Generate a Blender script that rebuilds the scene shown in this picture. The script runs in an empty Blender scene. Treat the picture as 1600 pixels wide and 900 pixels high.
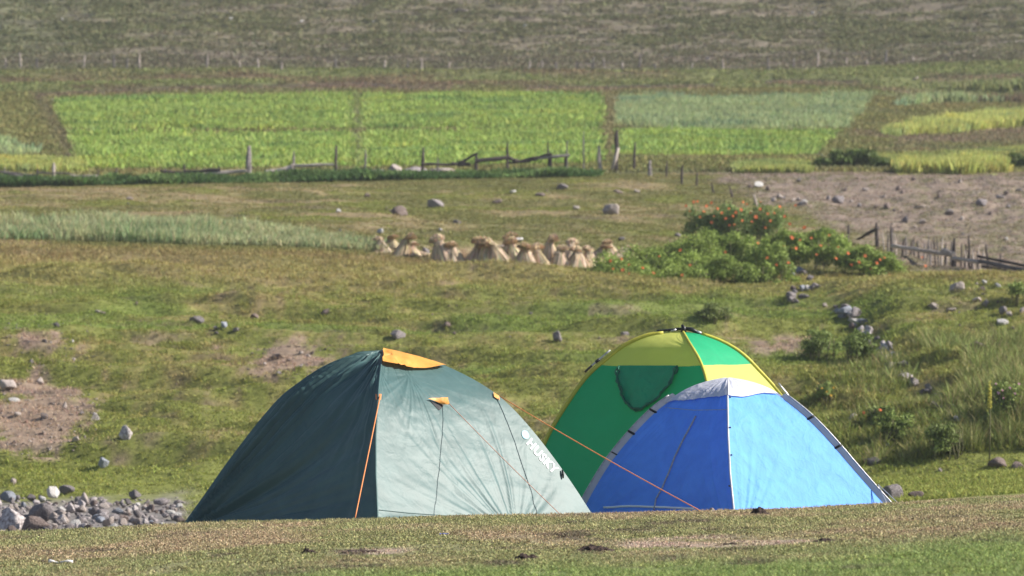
import bpy, bmesh, math, random
import numpy as np
from mathutils import Vector, Matrix, noise as mnoise
from mathutils.bvhtree import BVHTree

random.seed(7)
RNG = np.random.default_rng(11)
sc = bpy.context.scene
COL = sc.collection
R = math.radians

# ------------------------------------------------------------------ camera, sky, sun
F = 7175.0            # focal length in pixels of a 1600 px wide picture
HZ = 590.0            # height of the horizon in that picture
CZ = 1.0              # camera height
cam = bpy.data.cameras.new('camera')
cam.sensor_width = 22.3
cam.lens = F * 22.3 / 1600
cam.shift_y = (HZ - 450) / 1600
cam.clip_start = 0.5
cam.clip_end = 3000
cam.dof.use_dof = True
cam.dof.focus_distance = 36.0
cam.dof.aperture_fstop = 3.3
camo = bpy.data.objects.new('camera', cam)
camo.location = (0, 0, CZ)
camo.rotation_euler = (R(90), 0, 0)
COL.objects.link(camo)
sc.camera = camo

SUN_DIR = Vector((0.80, -0.01, 0.54)).normalized()
el = math.asin(SUN_DIR.z)
world = bpy.data.worlds.new('World')
sc.world = world
world.use_nodes = True
wn = world.node_tree
sky = wn.nodes.new('ShaderNodeTexSky')
sky.sky_type = 'NISHITA'
sky.sun_disc = False
sky.sun_elevation = el
sky.sun_rotation = math.atan2(SUN_DIR.x, SUN_DIR.y)
sky.altitude = 2500
wn.links.new(sky.outputs['Color'], wn.nodes['Background'].inputs['Color'])
wn.nodes['Background'].inputs['Strength'].default_value = 0.064
sun = bpy.data.lights.new('sun', 'SUN')
sun.energy = 4.9
sun.angle = R(0.53)
sun.color = (1.0, 0.955, 0.87)
suno = bpy.data.objects.new('sun', sun)
suno.rotation_euler = SUN_DIR.to_track_quat('Z', 'Y').to_euler()
suno.location = (30, 30, 40)
COL.objects.link(suno)
sc.view_settings.view_transform = 'Standard'
sc.view_settings.look = 'None'
sc.view_settings.exposure = 1.12
sc.view_settings.gamma = 1.0
sc.view_settings.use_curve_mapping = False
sc.cycles.max_bounces = 6
sc.cycles.transparent_max_bounces = 6

# ------------------------------------------------------------------ helpers
def tag(o, label=None, cat=None, group=None, kind=None):
    if label: o['label'] = label
    if cat: o['category'] = cat
    if group: o['group'] = group
    if kind: o['kind'] = kind
    return o

def empty(name, loc, label, cat, group=None):
    o = bpy.data.objects.new(name, None)
    o.empty_display_size = 0.2
    COL.objects.link(o)
    o.location = loc
    return tag(o, label, cat, group)

def npmesh(name, V, Fc, mat, col=None, smooth=True):
    V = np.asarray(V, dtype=np.float32); Fc = np.asarray(Fc, dtype=np.int32)
    me = bpy.data.meshes.new(name)
    k = Fc.shape[1]; n = Fc.shape[0]
    me.vertices.add(len(V)); me.vertices.foreach_set('co', V.ravel())
    me.loops.add(n * k); me.loops.foreach_set('vertex_index', Fc.ravel())
    me.polygons.add(n); me.polygons.foreach_set('loop_start', np.arange(0, n * k, k, dtype=np.int32))
    me.update(calc_edges=True)
    me.polygons.foreach_set('use_smooth', np.full(n, smooth))
    if col is not None:
        a = me.color_attributes.new('Col', 'FLOAT_COLOR', 'POINT')
        c = np.ones((len(V), 4), dtype=np.float32); c[:, :3] = col
        a.data.foreach_set('color', c.ravel())
    if mat: me.materials.append(mat)
    me.update()
    return me

def obj(name, me, parent=None, loc=None):
    o = bpy.data.objects.new(name, me)
    COL.objects.link(o)
    if parent is not None:
        o.parent = parent
        o.matrix_parent_inverse = Matrix.Translation(-parent.location)
    if loc is not None: o.location = loc
    return o

def _hash(ix, iy, seed):
    h = (ix * 374761393 + iy * 668265263 + seed * 1442695041) & 0xFFFFFFFF
    h = ((h ^ (h >> 13)) * 1274126177) & 0xFFFFFFFF
    h = (h ^ (h >> 16)) & 0xFFFFFFFF
    h = (h * 2246822519) & 0xFFFFFFFF
    return ((h ^ (h >> 15)) & 0xFFFFFF) / float(0xFFFFFF)

def vn(x, y, seed=0):
    x = np.asarray(x, dtype=np.float64); y = np.asarray(y, dtype=np.float64)
    fx = np.floor(x); fy = np.floor(y)
    ix = fx.astype(np.int64) + 100000; iy = fy.astype(np.int64) + 100000
    tx = x - fx; ty = y - fy
    tx = tx * tx * (3 - 2 * tx); ty = ty * ty * (3 - 2 * ty)
    a = _hash(ix, iy, seed); b = _hash(ix + 1, iy, seed)
    c = _hash(ix, iy + 1, seed); d = _hash(ix + 1, iy + 1, seed)
    return (a * (1 - tx) + b * tx) * (1 - ty) + (c * (1 - tx) + d * tx) * ty - 0.5

def fbm(x, y, octv=4, seed=0):
    s = 0; a = 1.0; t = 0
    for i in range(octv):
        s = s + a * vn(x * 2 ** i + 17.3 * i, y * 2 ** i + 9.1 * i, seed + i * 7)
        t += a; a *= 0.55
    return s / t * 2      # about -1..1

def sstep(a, b, x):
    t = np.clip((np.asarray(x, dtype=np.float64) - a) / (b - a), 0, 1)
    return t * t * (3 - 2 * t)

# ------------------------------------------------------------------ terrain heights
COLS = np.array([-600, 0, 400, 800, 1200, 1600, 2200.])
TZ = [  # (Y, heights) near rows
    (1, [-.35, -.25, -.12, -.08, -.05, .02, .1]),
    (24, [-.32, -.2, -.10, -.06, -.02, .06, .16]),
    (30, [-.30, -.17, -.075, -.035, .0, .095, .18]),
    (34, [-.34, -.161, -.076, -.035, .005, .105, .19]),
    (36, [-.45, -.28, -.16, -.12, -.08, .05, .12]),
    (40, [-.8, -.55, -.34, -.28, -.26, -.08, .0]),
    (50, [-1.1, -1.0, -.85, -.75, -.7, -.38, -.3]),
    (58, [-1.0, -.93, -.85, -.8, -.7, -.40, -.3]),
]
TP = [  # (Y, picture heights) far rows
    (64, [780, 779, 775, 769, 762, 738, 728]),
    (66, [745, 748, 745, 730, 722, 690, 680]),
    (72, [665, 662, 655, 650, 640, 628, 620]),
    (80, [560, 560, 560, 560, 552, 545, 540]),
    (90, [455, 455, 462, 476, 482, 478, 470]),
    (96, [398, 399, 404, 424, 442, 440, 430]),
    (97.2, [378, 380, 390, 411, 430, 430, 420]),
    (105, [344, 345, 350, 358, 380, 395, 385]),
    (118, [311, 311, 313, 316, 322, 325, 320]),
    (128, [296, 296, 290, 283, 274, 272, 270]),
    (131, [286, 286, 278, 270, 268, 269, 268]),
    (150, [240, 240, 238, 232, 232, 246, 246]),
    (170, [195, 195, 190, 185, 188, 205, 205]),
    (192, [150, 149, 142, 140, 141, 165, 160]),
    (194, [134, 135, 129, 131, 132, 150, 145]),
    (205, [112, 112, 113, 112, 112, 96, 90]),
    (215, [78, 79, 78, 78, 78, 62, 55]),
    (255, [-80, -80, -85, -85, -85, -100, -100]),
    (330, [-400, -400, -410, -410, -410, -420, -420]),
    (460, [-700, -700, -700, -700, -700, -700, -700]),
    (900, [-900, -900, -900, -900, -900, -900, -900]),
]
KY = np.array([r[0] for r in TZ] + [r[0] for r in TP], dtype=float)
KZ = np.array([r[1] for r in TZ] + [[CZ + (HZ - p) * y / F for p in r] for y, r in TP])

def pchip_slopes(x, y):
    h = np.diff(x); d = np.diff(y, axis=0) / h[:, None]
    m = np.zeros_like(y)
    m[0] = d[0]; m[-1] = d[-1]
    for i in range(1, len(x) - 1):
        w1 = 2 * h[i] + h[i - 1]; w2 = h[i] + 2 * h[i - 1]
        a = d[i - 1]; b = d[i]
        ok = a * b > 0
        with np.errstate(divide='ignore', invalid='ignore'):
            v = (w1 + w2) / (w1 / a + w2 / b)
        m[i] = np.where(ok, v, 0)
    return m
KM = pchip_slopes(KY, KZ)

def base_h(x, y):
    y = np.clip(y, KY[0], KY[-1])
    px = np.clip(800 + F * x / np.maximum(y, 3), COLS[0], COLS[-1])
    # near the camera the columns would pinch: spread them as at 24 m
    px = np.where(y < 24, np.clip(800 + F * x / 24.0, COLS[0], COLS[-1]), px)
    k = np.clip(np.searchsorted(KY, y, side='right') - 1, 0, len(KY) - 2)
    h = KY[k + 1] - KY[k]; t = (y - KY[k]) / h
    c = np.clip(np.searchsorted(COLS, px, side='right') - 1, 0, len(COLS) - 2)
    s = (px - COLS[c]) / (COLS[c + 1] - COLS[c]); s = s * s * (3 - 2 * s) * 0.5 + s * 0.5
    def herm(ci):
        z0 = KZ[k, ci]; z1 = KZ[k + 1, ci]; m0 = KM[k, ci] * h; m1 = KM[k + 1, ci] * h
        return ((2 * t**3 - 3 * t**2 + 1) * z0 + (t**3 - 2 * t**2 + t) * m0 + (-2 * t**3 + 3 * t**2) * z1 + (t**3 - t**2) * m1)
    return herm(c) * (1 - s) + herm(c + 1) * s

def height(x, y):
    x = np.asarray(x, dtype=np.float64); y = np.asarray(y, dtype=np.float64)
    z = base_h(x, y)
    px = 800 + F * x / np.maximum(y, 3)
    near = 1 - sstep(33, 45, y)
    z = z + near * (0.010 * fbm(x * 1.3, y * 0.9, 3, 3) + 0.006 * fbm(x * 9, y * 9, 3, 5))
    # meadow: cattle terraces and hummocks
    m = sstep(63, 67, y) * (1 - sstep(93, 97, y))
    terr = fbm(x * 0.22 + 3, y * 0.75 + 0.15 * x, 3, 21)
    led = 1 - np.abs(fbm(x * 0.17, y * 0.50 + 0.07 * x, 4, 33)) * 2.2
    z = z + m * (0.26 * terr + 0.32 * led + 0.09 * fbm(x * 0.7, y * 1.6, 4, 41))
    # stony step running down the right of the slope
    lx = np.interp(y, [64, 71, 77, 88, 97, 101], [7.1, 6.95, 6.55, 6.5, 5.9, 5.6])
    z = z + 0.42 * sstep(-0.7, 0.5, x - lx + 0.5 * fbm(x * .4, y * .4, 3, 43)) * sstep(64, 68, y) * (1 - sstep(86, 94, y))
    t = sstep(97, 100, y) * (1 - sstep(125, 129, y))
    z = z + t * (0.15 * fbm(x * 0.25, y * 0.5, 4, 51) + 0.12 * fbm(x * 0.9, y * 1.2, 4, 55) + 0.10 * sstep(6, 12, x) * fbm(x * 1.9, y * 1.6, 3, 57))
    f = sstep(131, 136, y) * (1 - sstep(186, 192, y))
    z = z + f * 0.14 * fbm(x * 0.12, y * 0.2, 3, 61)
    # stream bed and low flat
    b = sstep(45, 52, y) * (1 - sstep(62, 65, y))
    z = z + b * 0.06 * fbm(x * 0.8, y * 0.8, 3, 71)
    # hillside: small rills and hummocks
    hs = sstep(207.5, 224, y)
    z = z + hs * (0.5 * fbm(x * 0.05, y * 0.06, 3, 81) + 0.35 * fbm(x * 0.35, y * 0.8, 4, 85))
    # two cut banks below the upper fence
    bk = np.exp(-((y - 196.5 - 1.5 * fbm(x * 0.12, y * 0, 3, 91)) / 0.8) ** 2)
    z = z + 0.35 * bk
    return z

def proj(x, y, z):
    return 800 + F * x / y, HZ - F * (z - CZ) / y

_YS = np.concatenate([np.arange(20, 70, 0.05), np.arange(70, 260, 0.15)])
def ground(px, py, ymin=None, ymax=None):
    """where the line of sight through a picture point first meets the ground"""
    xs = (px - 800) / F * _YS
    zs = height(xs, _YS)
    ray = CZ + (HZ - py) / F * _YS
    ok = zs >= ray
    if ymin is not None: ok &= _YS >= ymin
    i = int(np.argmax(ok)) if ok.any() else len(_YS) - 1
    y = _YS[i]
    return Vector((float(xs[i]), float(y), float(zs[i])))

def hz(x, y): return float(height(np.array([x]), np.array([y]))[0])

# ------------------------------------------------------------------ ground colours
def inpoly(px, py, poly):
    c = np.zeros(px.shape, bool); n = len(poly)
    for i in range(n):
        x1, y1 = poly[i]; x2, y2 = poly[(i + 1) % n]
        if y1 == y2: continue
        cond = ((y1 > py) != (y2 > py)) & (px < (x2 - x1) * (py - y1) / (y2 - y1) + x1)
        c ^= cond
    return c

GREEN = np.array((0.150, 0.160, 0.038)); DRY = np.array((0.222, 0.175, 0.072)); LUSH = np.array((0.130, 0.170, 0.036))
DIRT = np.array((0.215, 0.150, 0.118)); SCREE = np.array((0.200, 0.152, 0.118)); OLIVE = np.array((0.130, 0.125, 0.043))
CROP = np.array((0.175, 0.222, 0.052)); BLUEG = np.array((0.178, 0.208, 0.098)); LIME = np.array((0.270, 0.275, 0.080))
HILLB = np.array((0.150, 0.124, 0.088)); HILLG = np.array((0.112, 0.112, 0.050)); PATH = np.array((0.140, 0.122, 0.056))
DARKS = np.array((0.065, 0.048, 0.036))

FIELDS = {
    'upper_left': [(86, 161), (300, 154), (600, 150), (938, 151), (938, 203), (560, 204), (105, 205)],
    'lower_left': [(106, 210), (550, 209), (938, 206), (938, 256), (700, 262), (130, 268)],
    'blue_right': [(964, 151), (1150, 155), (1368, 148), (1322, 203), (1100, 207), (964, 199)],
    'lower_right': [(966, 205), (1100, 209), (1310, 208), (1262, 246), (966, 246)],
    'lime_strip': [(1378, 212), (1450, 200), (1600, 180), (1900, 168), (1900, 184), (1600, 200), (1450, 213), (1390, 216)],
    'lime_low': [(1398, 263), (1570, 260), (1572, 271), (1402, 272)],
    'lime_mid': [(1148, 262), (1262, 261), (1262, 270), (1148, 270)],
    'lime_left': [(-100, 257), (60, 256), (132, 264), (132, 272), (-100, 272)],
    'lime_top': [(1480, 142), (1540, 134), (1900, 130), (1900, 142), (1540, 146)],
    'blue_strip': [(1400, 164), (1500, 156), (1900, 152), (1900, 158), (1500, 161), (1400, 167)],
    'green_band': [(1330, 250), (1450, 243), (1600, 235), (1900, 226), (1900, 231), (1600, 241), (1450, 250)],
    'blue_left': [(-200, 215), (10, 222), (62, 243), (20, 246), (-200, 246)],
}
FIELD_COL = {'upper_left': CROP, 'lower_left': CROP * 1.06, 'blue_right': BLUEG, 'lower_right': CROP * 1.04,
             'lime_strip': LIME, 'lime_low': LIME * 0.95, 'lime_mid': LIME * 0.85, 'lime_left': LIME * 0.9, 'lime_top': LIME * .85,
             'blue_strip': BLUEG, 'blue_left': BLUEG * 1.1, 'green_band': LIME * .75}

def mixc(a, b, t): return a + (b - a) * t[:, None]

def colour(px, py, x, y):
    """albedo of the ground cover at a place"""
    n1 = fbm(x * 0.35, y * 0.45, 4, 101); n2 = fbm(x * 1.5, y * 1.1, 4, 111); n3 = fbm(x * 6, y * 3, 3, 121)
    N = len(x)
    c = np.tile(GREEN, (N, 1))
    # foreground turf
    fg = y < 45
    a = np.tile(np.array((0.232, 0.178, 0.108)), (N, 1))
    a = mixc(a, np.array((0.180, 0.172, 0.078)), sstep(-0.45, 0.35, fbm(x * 1.1, y * 0.6, 4, 131)))
    a = mixc(a, np.array((0.150, 0.185, 0.055)), sstep(27.0, 24.2, y + 1.3 * fbm(x * 0.9, y * 0.5, 3, 137)) * 0.95)
    dm = sstep(0.50, 0.72, fbm(x * 0.8, y * 0.50, 4, 141))
    a = mixc(a, np.array((0.330, 0.245, 0.195)), dm * 0.8)
    a = mixc(a, DARKS * 1.4, sstep(0.30, 0.55, fbm(x * 2.2 + 5, y * 1.0, 4, 147)) * 0.75)
    c = np.where(fg[:, None], a, c)
    # meadow
    m = mixc(np.tile(GREEN, (N, 1)), DRY, sstep(-0.25, 0.75, 0.55 * n1 + 0.45 * n2 + .55 * n3))
    m = mixc(m, LUSH, sstep(0.05, 0.5, fbm(x * 0.25 + 9, y * 0.4, 3, 151)) * 0.8)
    # brownish patches on the meadow
    m = mixc(m, DIRT, sstep(0.30, 0.60, fbm(x * 0.5 + 4, y * 1.1, 5, 161) + .25 * n3) * 0.5)
    m = mixc(m, DARKS * 1.5, sstep(0.34, 0.6, fbm(x * 0.6 + 14, y * 1.5, 5, 163) + .3 * n3) * 0.45)
    # drier towards the top of the slope
    top = sstep(480, 420, py + 18 * n1) * (py > 300)
    m = mixc(m, DRY * 1.05, top * 0.6)
    ls = np.exp(-((px - 60) / 85.) ** 2 - ((py - 655) / 62.) ** 2) * 1.5 + np.exp(-((px - 60) / 60.) ** 2 - ((py - 535) / 26.) ** 2) * .7
    ls = ls + np.exp(-((px - 455) / 70.) ** 2 - ((py - 560) / 26.) ** 2) + np.exp(-((px - 1230) / 75.) ** 2 - ((py - 540) / 20.) ** 2) * 1.1
    m = mixc(m, DIRT * 1.25, sstep(0.35, 0.8, ls * 0.95 + 0.5 * n2 + .5 * n3) * 0.85)
    lip = np.exp(-((y - 96.2) / 0.7) ** 2) * (px < 900)
    m = mixc(m, np.array((0.150, 0.110, 0.055)), lip * 0.6)  # brown band at the lip, shade below the crop strip put into the colour
    m = mixc(m, GREEN, sstep(66, 64, y))
    c = np.where((y >= 62)[:, None], m, c)
    bed = (y >= 45) & (y < 66)
    bb = mixc(np.tile(GREEN * 1.12, (N, 1)), np.array((0.21, 0.185, 0.17)), sstep(330, 260, px + 40 * n2) * sstep(64.5, 62.5, y + 1.2 * n2))
    c = np.where(bed[:, None], bb, c)
    # terrace
    t = mixc(np.tile(OLIVE, (N, 1)), np.array((0.215, 0.165, 0.085)), sstep(-0.2, 0.5, n1 + 0.5 * n2))
    t = mixc(t, GREEN, sstep(0.1, 0.5, fbm(x * 0.5, y * 0.7, 3, 171)) * 0.8)
    t = mixc(t, DARKS * 1.6, sstep(0.36, 0.6, fbm(x * 0.55 + 2, y * 0.9, 4, 173)) * 0.5)
    sc_ = sstep(0, 60, px - (1090 + (330 - py) * -0.4 + (py - 270) * 1.9) + 55 * n2 + 40 * n3) * sstep(265, 272, py)
    t = mixc(t, mixc(np.tile(SCREE, (N, 1)), np.array((0.135, 0.125, 0.060)), sstep(-0.25, 0.5, n1 * .6 + n3) * 0.8), sc_)
    c = np.where((y >= 97)[:, None], t, c)
    # fields and what lies between them
    g = mixc(np.tile(OLIVE * 1.0, (N, 1)), DRY * 0.75, sstep(-0.1, 0.7, n1) * .6)
    g = mixc(g, HILLG, sstep(0.1, 0.5, fbm(x * 0.2, y * 0.5, 3, 181)) * 0.7)
    g = mixc(g, np.array((0.15, 0.105, 0.07)), ((px > 1330) & (py > 205) & (py < 245)) * sstep(-.2, .5, n1) * 0.8)
    c = np.where((y >= 130)[:, None], g, c)
    wob = 7.0 * fbm(x * 0.5, y * 0.5, 4, 191)
    band = (px > 1395) & (y > 130)
    g2 = np.exp(-((py - (224 - (px - 1400) * .07)) / 9.) ** 2) * band
    c = mixc(c, np.array((0.150, 0.115, 0.075)), g2 * .7)
    for k, poly in FIELDS.items():
        ins = inpoly(px + wob, py + 0.6 * wob, poly) & (y > 125)
        fc = FIELD_COL[k] * (1 + 0.20 * n2[:, None] + 0.16 * n1[:, None])
        fc = mixc(fc, FIELD_COL[k] * np.array((0.50, 0.66, 0.85)), sstep(-0.05, 0.55, fbm(x * 0.25, y * 0.9, 5, 193)) * 0.75)
        fc = mixc(fc, FIELD_COL[k] * np.array((1.35, 1.12, 0.9)), sstep(0.15, 0.6, fbm(x * 0.8, y * 0.8, 4, 197)) * 0.6)
        c = np.where(ins[:, None], fc, c)
    pth = (px > 940) & (px < 964) & (py > 140) & (py < 250) & (y > 130)
    c = np.where(pth[:, None], PATH, c)
    # seams inside the left field
    s1 = np.exp(-((px - 560 - wob) / 9.) ** 2) * (py > 150) * (py < 262) * (y > 130) * 0.6
    c = mixc(c, DARKS * 1.5, s1)
    diag = np.exp(-((px - (60 + (py - 150) * 0.56)) / 12.) ** 2) * (py > 140) * (py < 262) * (y > 130)
    c = mixc(c, DARKS * 1.5, diag * 0.5)
    # upper bank and hillside
    ub = mixc(np.tile(np.array((0.130, 0.140, 0.050)), (N, 1)), np.array((0.13, 0.085, 0.055)), sstep(0.0, 0.5, fbm(x * 0.15, y * 0.7, 4, 201)) * 0.8)
    c = np.where((y >= 192.5)[:, None], ub, c)
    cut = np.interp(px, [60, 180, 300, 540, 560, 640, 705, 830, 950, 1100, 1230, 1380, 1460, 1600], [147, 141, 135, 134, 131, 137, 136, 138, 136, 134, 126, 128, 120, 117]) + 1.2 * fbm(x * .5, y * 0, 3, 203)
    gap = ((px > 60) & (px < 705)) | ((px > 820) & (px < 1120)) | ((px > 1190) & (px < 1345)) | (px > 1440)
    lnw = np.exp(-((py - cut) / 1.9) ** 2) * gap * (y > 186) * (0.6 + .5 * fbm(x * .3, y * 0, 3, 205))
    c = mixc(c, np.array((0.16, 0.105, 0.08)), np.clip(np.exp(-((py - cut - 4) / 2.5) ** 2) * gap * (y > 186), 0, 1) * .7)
    c = mixc(c, np.array((0.030, 0.022, 0.018)), np.clip(lnw * 1.3, 0, 1))  # dark soil along the cut, with the bank's shade painted into it
    h = mixc(np.tile(HILLB, (N, 1)), HILLG, sstep(-0.45, 0.35, fbm(x * 0.5, y * 0.9, 4, 211) + 0.25 * fbm(x * .06, y * .05, 3, 213)))
    h = h * (1 + .20 * fbm(x * .07, y * .8, 4, 215))[:, None]
    h = mixc(h, np.array((0.115, 0.130, 0.060)), sstep(300, -100, px) * .6)
    h = mixc(h, np.array((0.135, 0.105, 0.082)), np.exp(-((py - 96) / 12.) ** 2) * 0.6)
    c = np.where((y >= 205)[:, None], h, c)
    return np.clip(c, 0.004, 0.9)

# ------------------------------------------------------------------ materials
def mat_new(name):
    m = bpy.data.materials.new(name); m.use_nodes = True
    nt = m.node_tree; b = nt.nodes['Principled BSDF']
    return m, nt, b

def mat_cover(name, rough=0.9, transl=0.0, bump=0.0, nscale=6.0, namp=0.25, vstretch=1.0):
    m, nt, b = mat_new(name)
    at = nt.nodes.new('ShaderNodeVertexColor'); at.layer_name = 'Col'
    src = at.outputs['Color']
    if namp:
        tc = nt.nodes.new('ShaderNodeTexCoord')
        no = nt.nodes.new('ShaderNodeTexNoise'); no.inputs['Scale'].default_value = nscale; no.inputs['Detail'].default_value = 8
        no.inputs['Roughness'].default_value = 0.65
        nt.links.new(tc.outputs['Object'], no.inputs['Vector'])
        mr = nt.nodes.new('ShaderNodeMapRange')
        mr.inputs['From Min'].default_value = 0.3; mr.inputs['From Max'].default_value = 0.7
        mr.inputs['To Min'].default_value = 1 - namp; mr.inputs['To Max'].default_value = 1 + namp
        nt.links.new(no.outputs['Fac'], mr.inputs['Value'])
        mx = nt.nodes.new('ShaderNodeVectorMath'); mx.operation = 'SCALE'
        nt.links.new(src, mx.inputs[0]); nt.links.new(mr.outputs['Result'], mx.inputs['Scale'])
        src = mx.outputs['Vector']
        if bump:
            bp = nt.nodes.new('ShaderNodeBump'); bp.inputs['Strength'].default_value = 1.0; bp.inputs['Distance'].default_value = bump
            nt.links.new(no.outputs['Fac'], bp.inputs['Height']); nt.links.new(bp.outputs['Normal'], b.inputs['Normal'])
    nt.links.new(src, b.inputs['Base Color'])
    b.inputs['Roughness'].default_value = rough
    b.inputs['Specular IOR Level'].default_value = 0.2
    if transl:
        tr = nt.nodes.new('ShaderNodeBsdfTranslucent'); nt.links.new(src, tr.inputs['Color'])
        ms = nt.nodes.new('ShaderNodeMixShader'); ms.inputs['Fac'].default_value = transl
        nt.links.new(b.outputs[0], ms.inputs[1]); nt.links.new(tr.outputs[0], ms.inputs[2])
        nt.links.new(ms.outputs[0], nt.nodes['Material Output'].inputs['Surface'])
    return m

def mat_plain(name, col, rough=0.8, namp=0.25, nscale=20, bump=0.0, randv=0.0, col2=None, spec=0.3, metal=0.0, stretch=None):
    m, nt, b = mat_new(name)
    tc = nt.nodes.new('ShaderNodeTexCoord')
    no = nt.nodes.new('ShaderNodeTexNoise'); no.inputs['Scale'].default_value = nscale; no.inputs['Detail'].default_value = 7
    no.inputs['Roughness'].default_value = 0.6
    if stretch:
        mp = nt.nodes.new('ShaderNodeMapping'); mp.inputs['Scale'].default_value = stretch
        nt.links.new(tc.outputs['Object'], mp.inputs['Vector']); nt.links.new(mp.outputs[0], no.inputs['Vector'])
    else:
        nt.links.new(tc.outputs['Object'], no.inputs['Vector'])
    cr = nt.nodes.new('ShaderNodeValToRGB')
    c2 = col2 or tuple(min(1, v * (1 + namp)) for v in col)
    c1 = col if col2 else tuple(v * (1 - namp) for v in col)
    cr.color_ramp.elements[0].position = 0.35; cr.color_ramp.elements[1].position = 0.68
    cr.color_ramp.elements[0].color = (*c1, 1); cr.color_ramp.elements[1].color = (*c2, 1)
    nt.links.new(no.outputs['Fac'], cr.inputs['Fac'])
    src = cr.outputs['Color']
    if randv:
        oi = nt.nodes.new('ShaderNodeObjectInfo')
        mr = nt.nodes.new('ShaderNodeMapRange'); mr.inputs['To Min'].default_value = 1 - randv; mr.inputs['To Max'].default_value = 1 + randv
        nt.links.new(oi.outputs['Random'], mr.inputs['Value'])
        mx = nt.nodes.new('ShaderNodeVectorMath'); mx.operation = 'SCALE'
        nt.links.new(src, mx.inputs[0]); nt.links.new(mr.outputs[0], mx.inputs['Scale']); src = mx.outputs['Vector']
    nt.links.new(src, b.inputs['Base Color'])
    b.inputs['Roughness'].default_value = rough; b.inputs['Specular IOR Level'].default_value = spec
    b.inputs['Metallic'].default_value = metal
    if bump:
        bp = nt.nodes.new('ShaderNodeBump'); bp.inputs['Distance'].default_value = bump
        nt.links.new(no.outputs['Fac'], bp.inputs['Height']); nt.links.new(bp.outputs['Normal'], b.inputs['Normal'])
    return m

def mat_fabric(name, col, rough=0.45, transl=0.3, tcol=None, spec=0.5, bump=0.012, nscale=5.0, weave=True, dirt=0.10, coat=0.0):
    m, nt, b = mat_new(name)
    tc = nt.nodes.new('ShaderNodeTexCoord')
    no = nt.nodes.new('ShaderNodeTexNoise'); no.inputs['Scale'].default_value = nscale; no.inputs['Detail'].default_value = 5
    no.inputs['Distortion'].default_value = 0.6
    nt.links.new(tc.outputs['Object'], no.inputs['Vector'])
    cr = nt.nodes.new('ShaderNodeValToRGB')
    cr.color_ramp.elements[0].position = 0.3; cr.color_ramp.elements[1].position = 0.7
    cr.color_ramp.elements[0].color = (*[v * (1 - dirt) for v in col], 1)
    cr.color_ramp.elements[1].color = (*[min(1, v * (1 + dirt)) for v in col], 1)
    nt.links.new(no.outputs['Fac'], cr.inputs['Fac'])
    nt.links.new(cr.outputs['Color'], b.inputs['Base Color'])
    b.inputs['Roughness'].default_value = rough; b.inputs['Specular IOR Level'].default_value = spec
    # creases: ridged noise
    cz = nt.nodes.new('ShaderNodeTexNoise'); cz.inputs['Scale'].default_value = nscale * 1.3; cz.inputs['Detail'].default_value = 2.5
    cz.inputs['Distortion'].default_value = 1.4
    nt.links.new(tc.outputs['Object'], cz.inputs['Vector'])
    sb = nt.nodes.new('ShaderNodeMath'); sb.operation = 'SUBTRACT'; sb.inputs[1].default_value = 0.5
    ab = nt.nodes.new('ShaderNodeMath'); ab.operation = 'ABSOLUTE'
    nt.links.new(cz.outputs['Fac'], sb.inputs[0]); nt.links.new(sb.outputs[0], ab.inputs[0])
    ad = nt.nodes.new('ShaderNodeMath'); ad.operation = 'MULTIPLY_ADD'; ad.inputs[1].default_value = 0.6
    nt.links.new(ab.outputs[0], ad.inputs[0]); nt.links.new(no.outputs['Fac'], ad.inputs[2])
    bp = nt.nodes.new('ShaderNodeBump'); bp.inputs['Distance'].default_value = bump
    nt.links.new(ad.outputs[0], bp.inputs['Height']); nt.links.new(bp.outputs['Normal'], b.inputs['Normal'])
    if transl:
        tr = nt.nodes.new('ShaderNodeBsdfTranslucent'); tr.inputs['Color'].default_value = (*(tcol or col), 1)
        ms = nt.nodes.new('ShaderNodeMixShader'); ms.inputs['Fac'].default_value = transl
        nt.links.new(b.outputs[0], ms.inputs[1]); nt.links.new(tr.outputs[0], ms.inputs[2])
        nt.links.new(ms.outputs[0], nt.nodes['Material Output'].inputs['Surface'])
    return m

M_ground = mat_cover('turf_soil', bump=0.025, nscale=9.0, namp=0.36)
M_hill = mat_cover('hill_soil', bump=0.12, nscale=1.6, namp=0.30)
M_blade = mat_cover('grass_blades', rough=0.75, transl=0.25, namp=0)
M_leaf = mat_cover('leaves', rough=0.6, transl=0.3, namp=0)
M_grey = mat_plain('grey_stone', (0.115, 0.098, 0.10), nscale=7, bump=0.03, randv=0.3, col2=(0.30, 0.26, 0.255))
M_pale = mat_plain('pale_stone', (0.24, 0.19, 0.165), nscale=8, bump=0.02, randv=0.2, col2=(0.46, 0.39, 0.35))
M_brown = mat_plain('brown_stone', (0.10, 0.070, 0.060), nscale=7, bump=0.03, randv=0.25, col2=(0.25, 0.19, 0.165))
M_white = mat_plain('white_stone', (0.36, 0.33, 0.31), nscale=8, bump=0.02, randv=0.12, col2=(0.60, 0.57, 0.54))
M_blue = mat_plain('bluish_stone', (0.12, 0.125, 0.15), nscale=7, bump=0.02, randv=0.2, col2=(0.33, 0.345, 0.38))
M_mott = mat_plain('mottled_stone', (0.13, 0.10, 0.10), nscale=5, bump=0.02, col2=(0.62, 0.56, 0.54))
M_dung = mat_plain('dry_dung', (0.035, 0.021, 0.016), nscale=30, bump=0.01, col2=(0.095, 0.058, 0.044))
M_wood = mat_plain('weathered_wood', (0.10, 0.085, 0.08), nscale=9, randv=0.3, bump=0.01, col2=(0.24, 0.205, 0.19))
M_wood_d = mat_plain('dark_wood', (0.035, 0.026, 0.024), nscale=9, randv=0.3, bump=0.01, col2=(0.095, 0.07, 0.062))
M_wood_p = mat_plain('pale_wood', (0.30, 0.24, 0.20), nscale=9, randv=0.15, bump=0.01, col2=(0.46, 0.39, 0.34))
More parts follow.
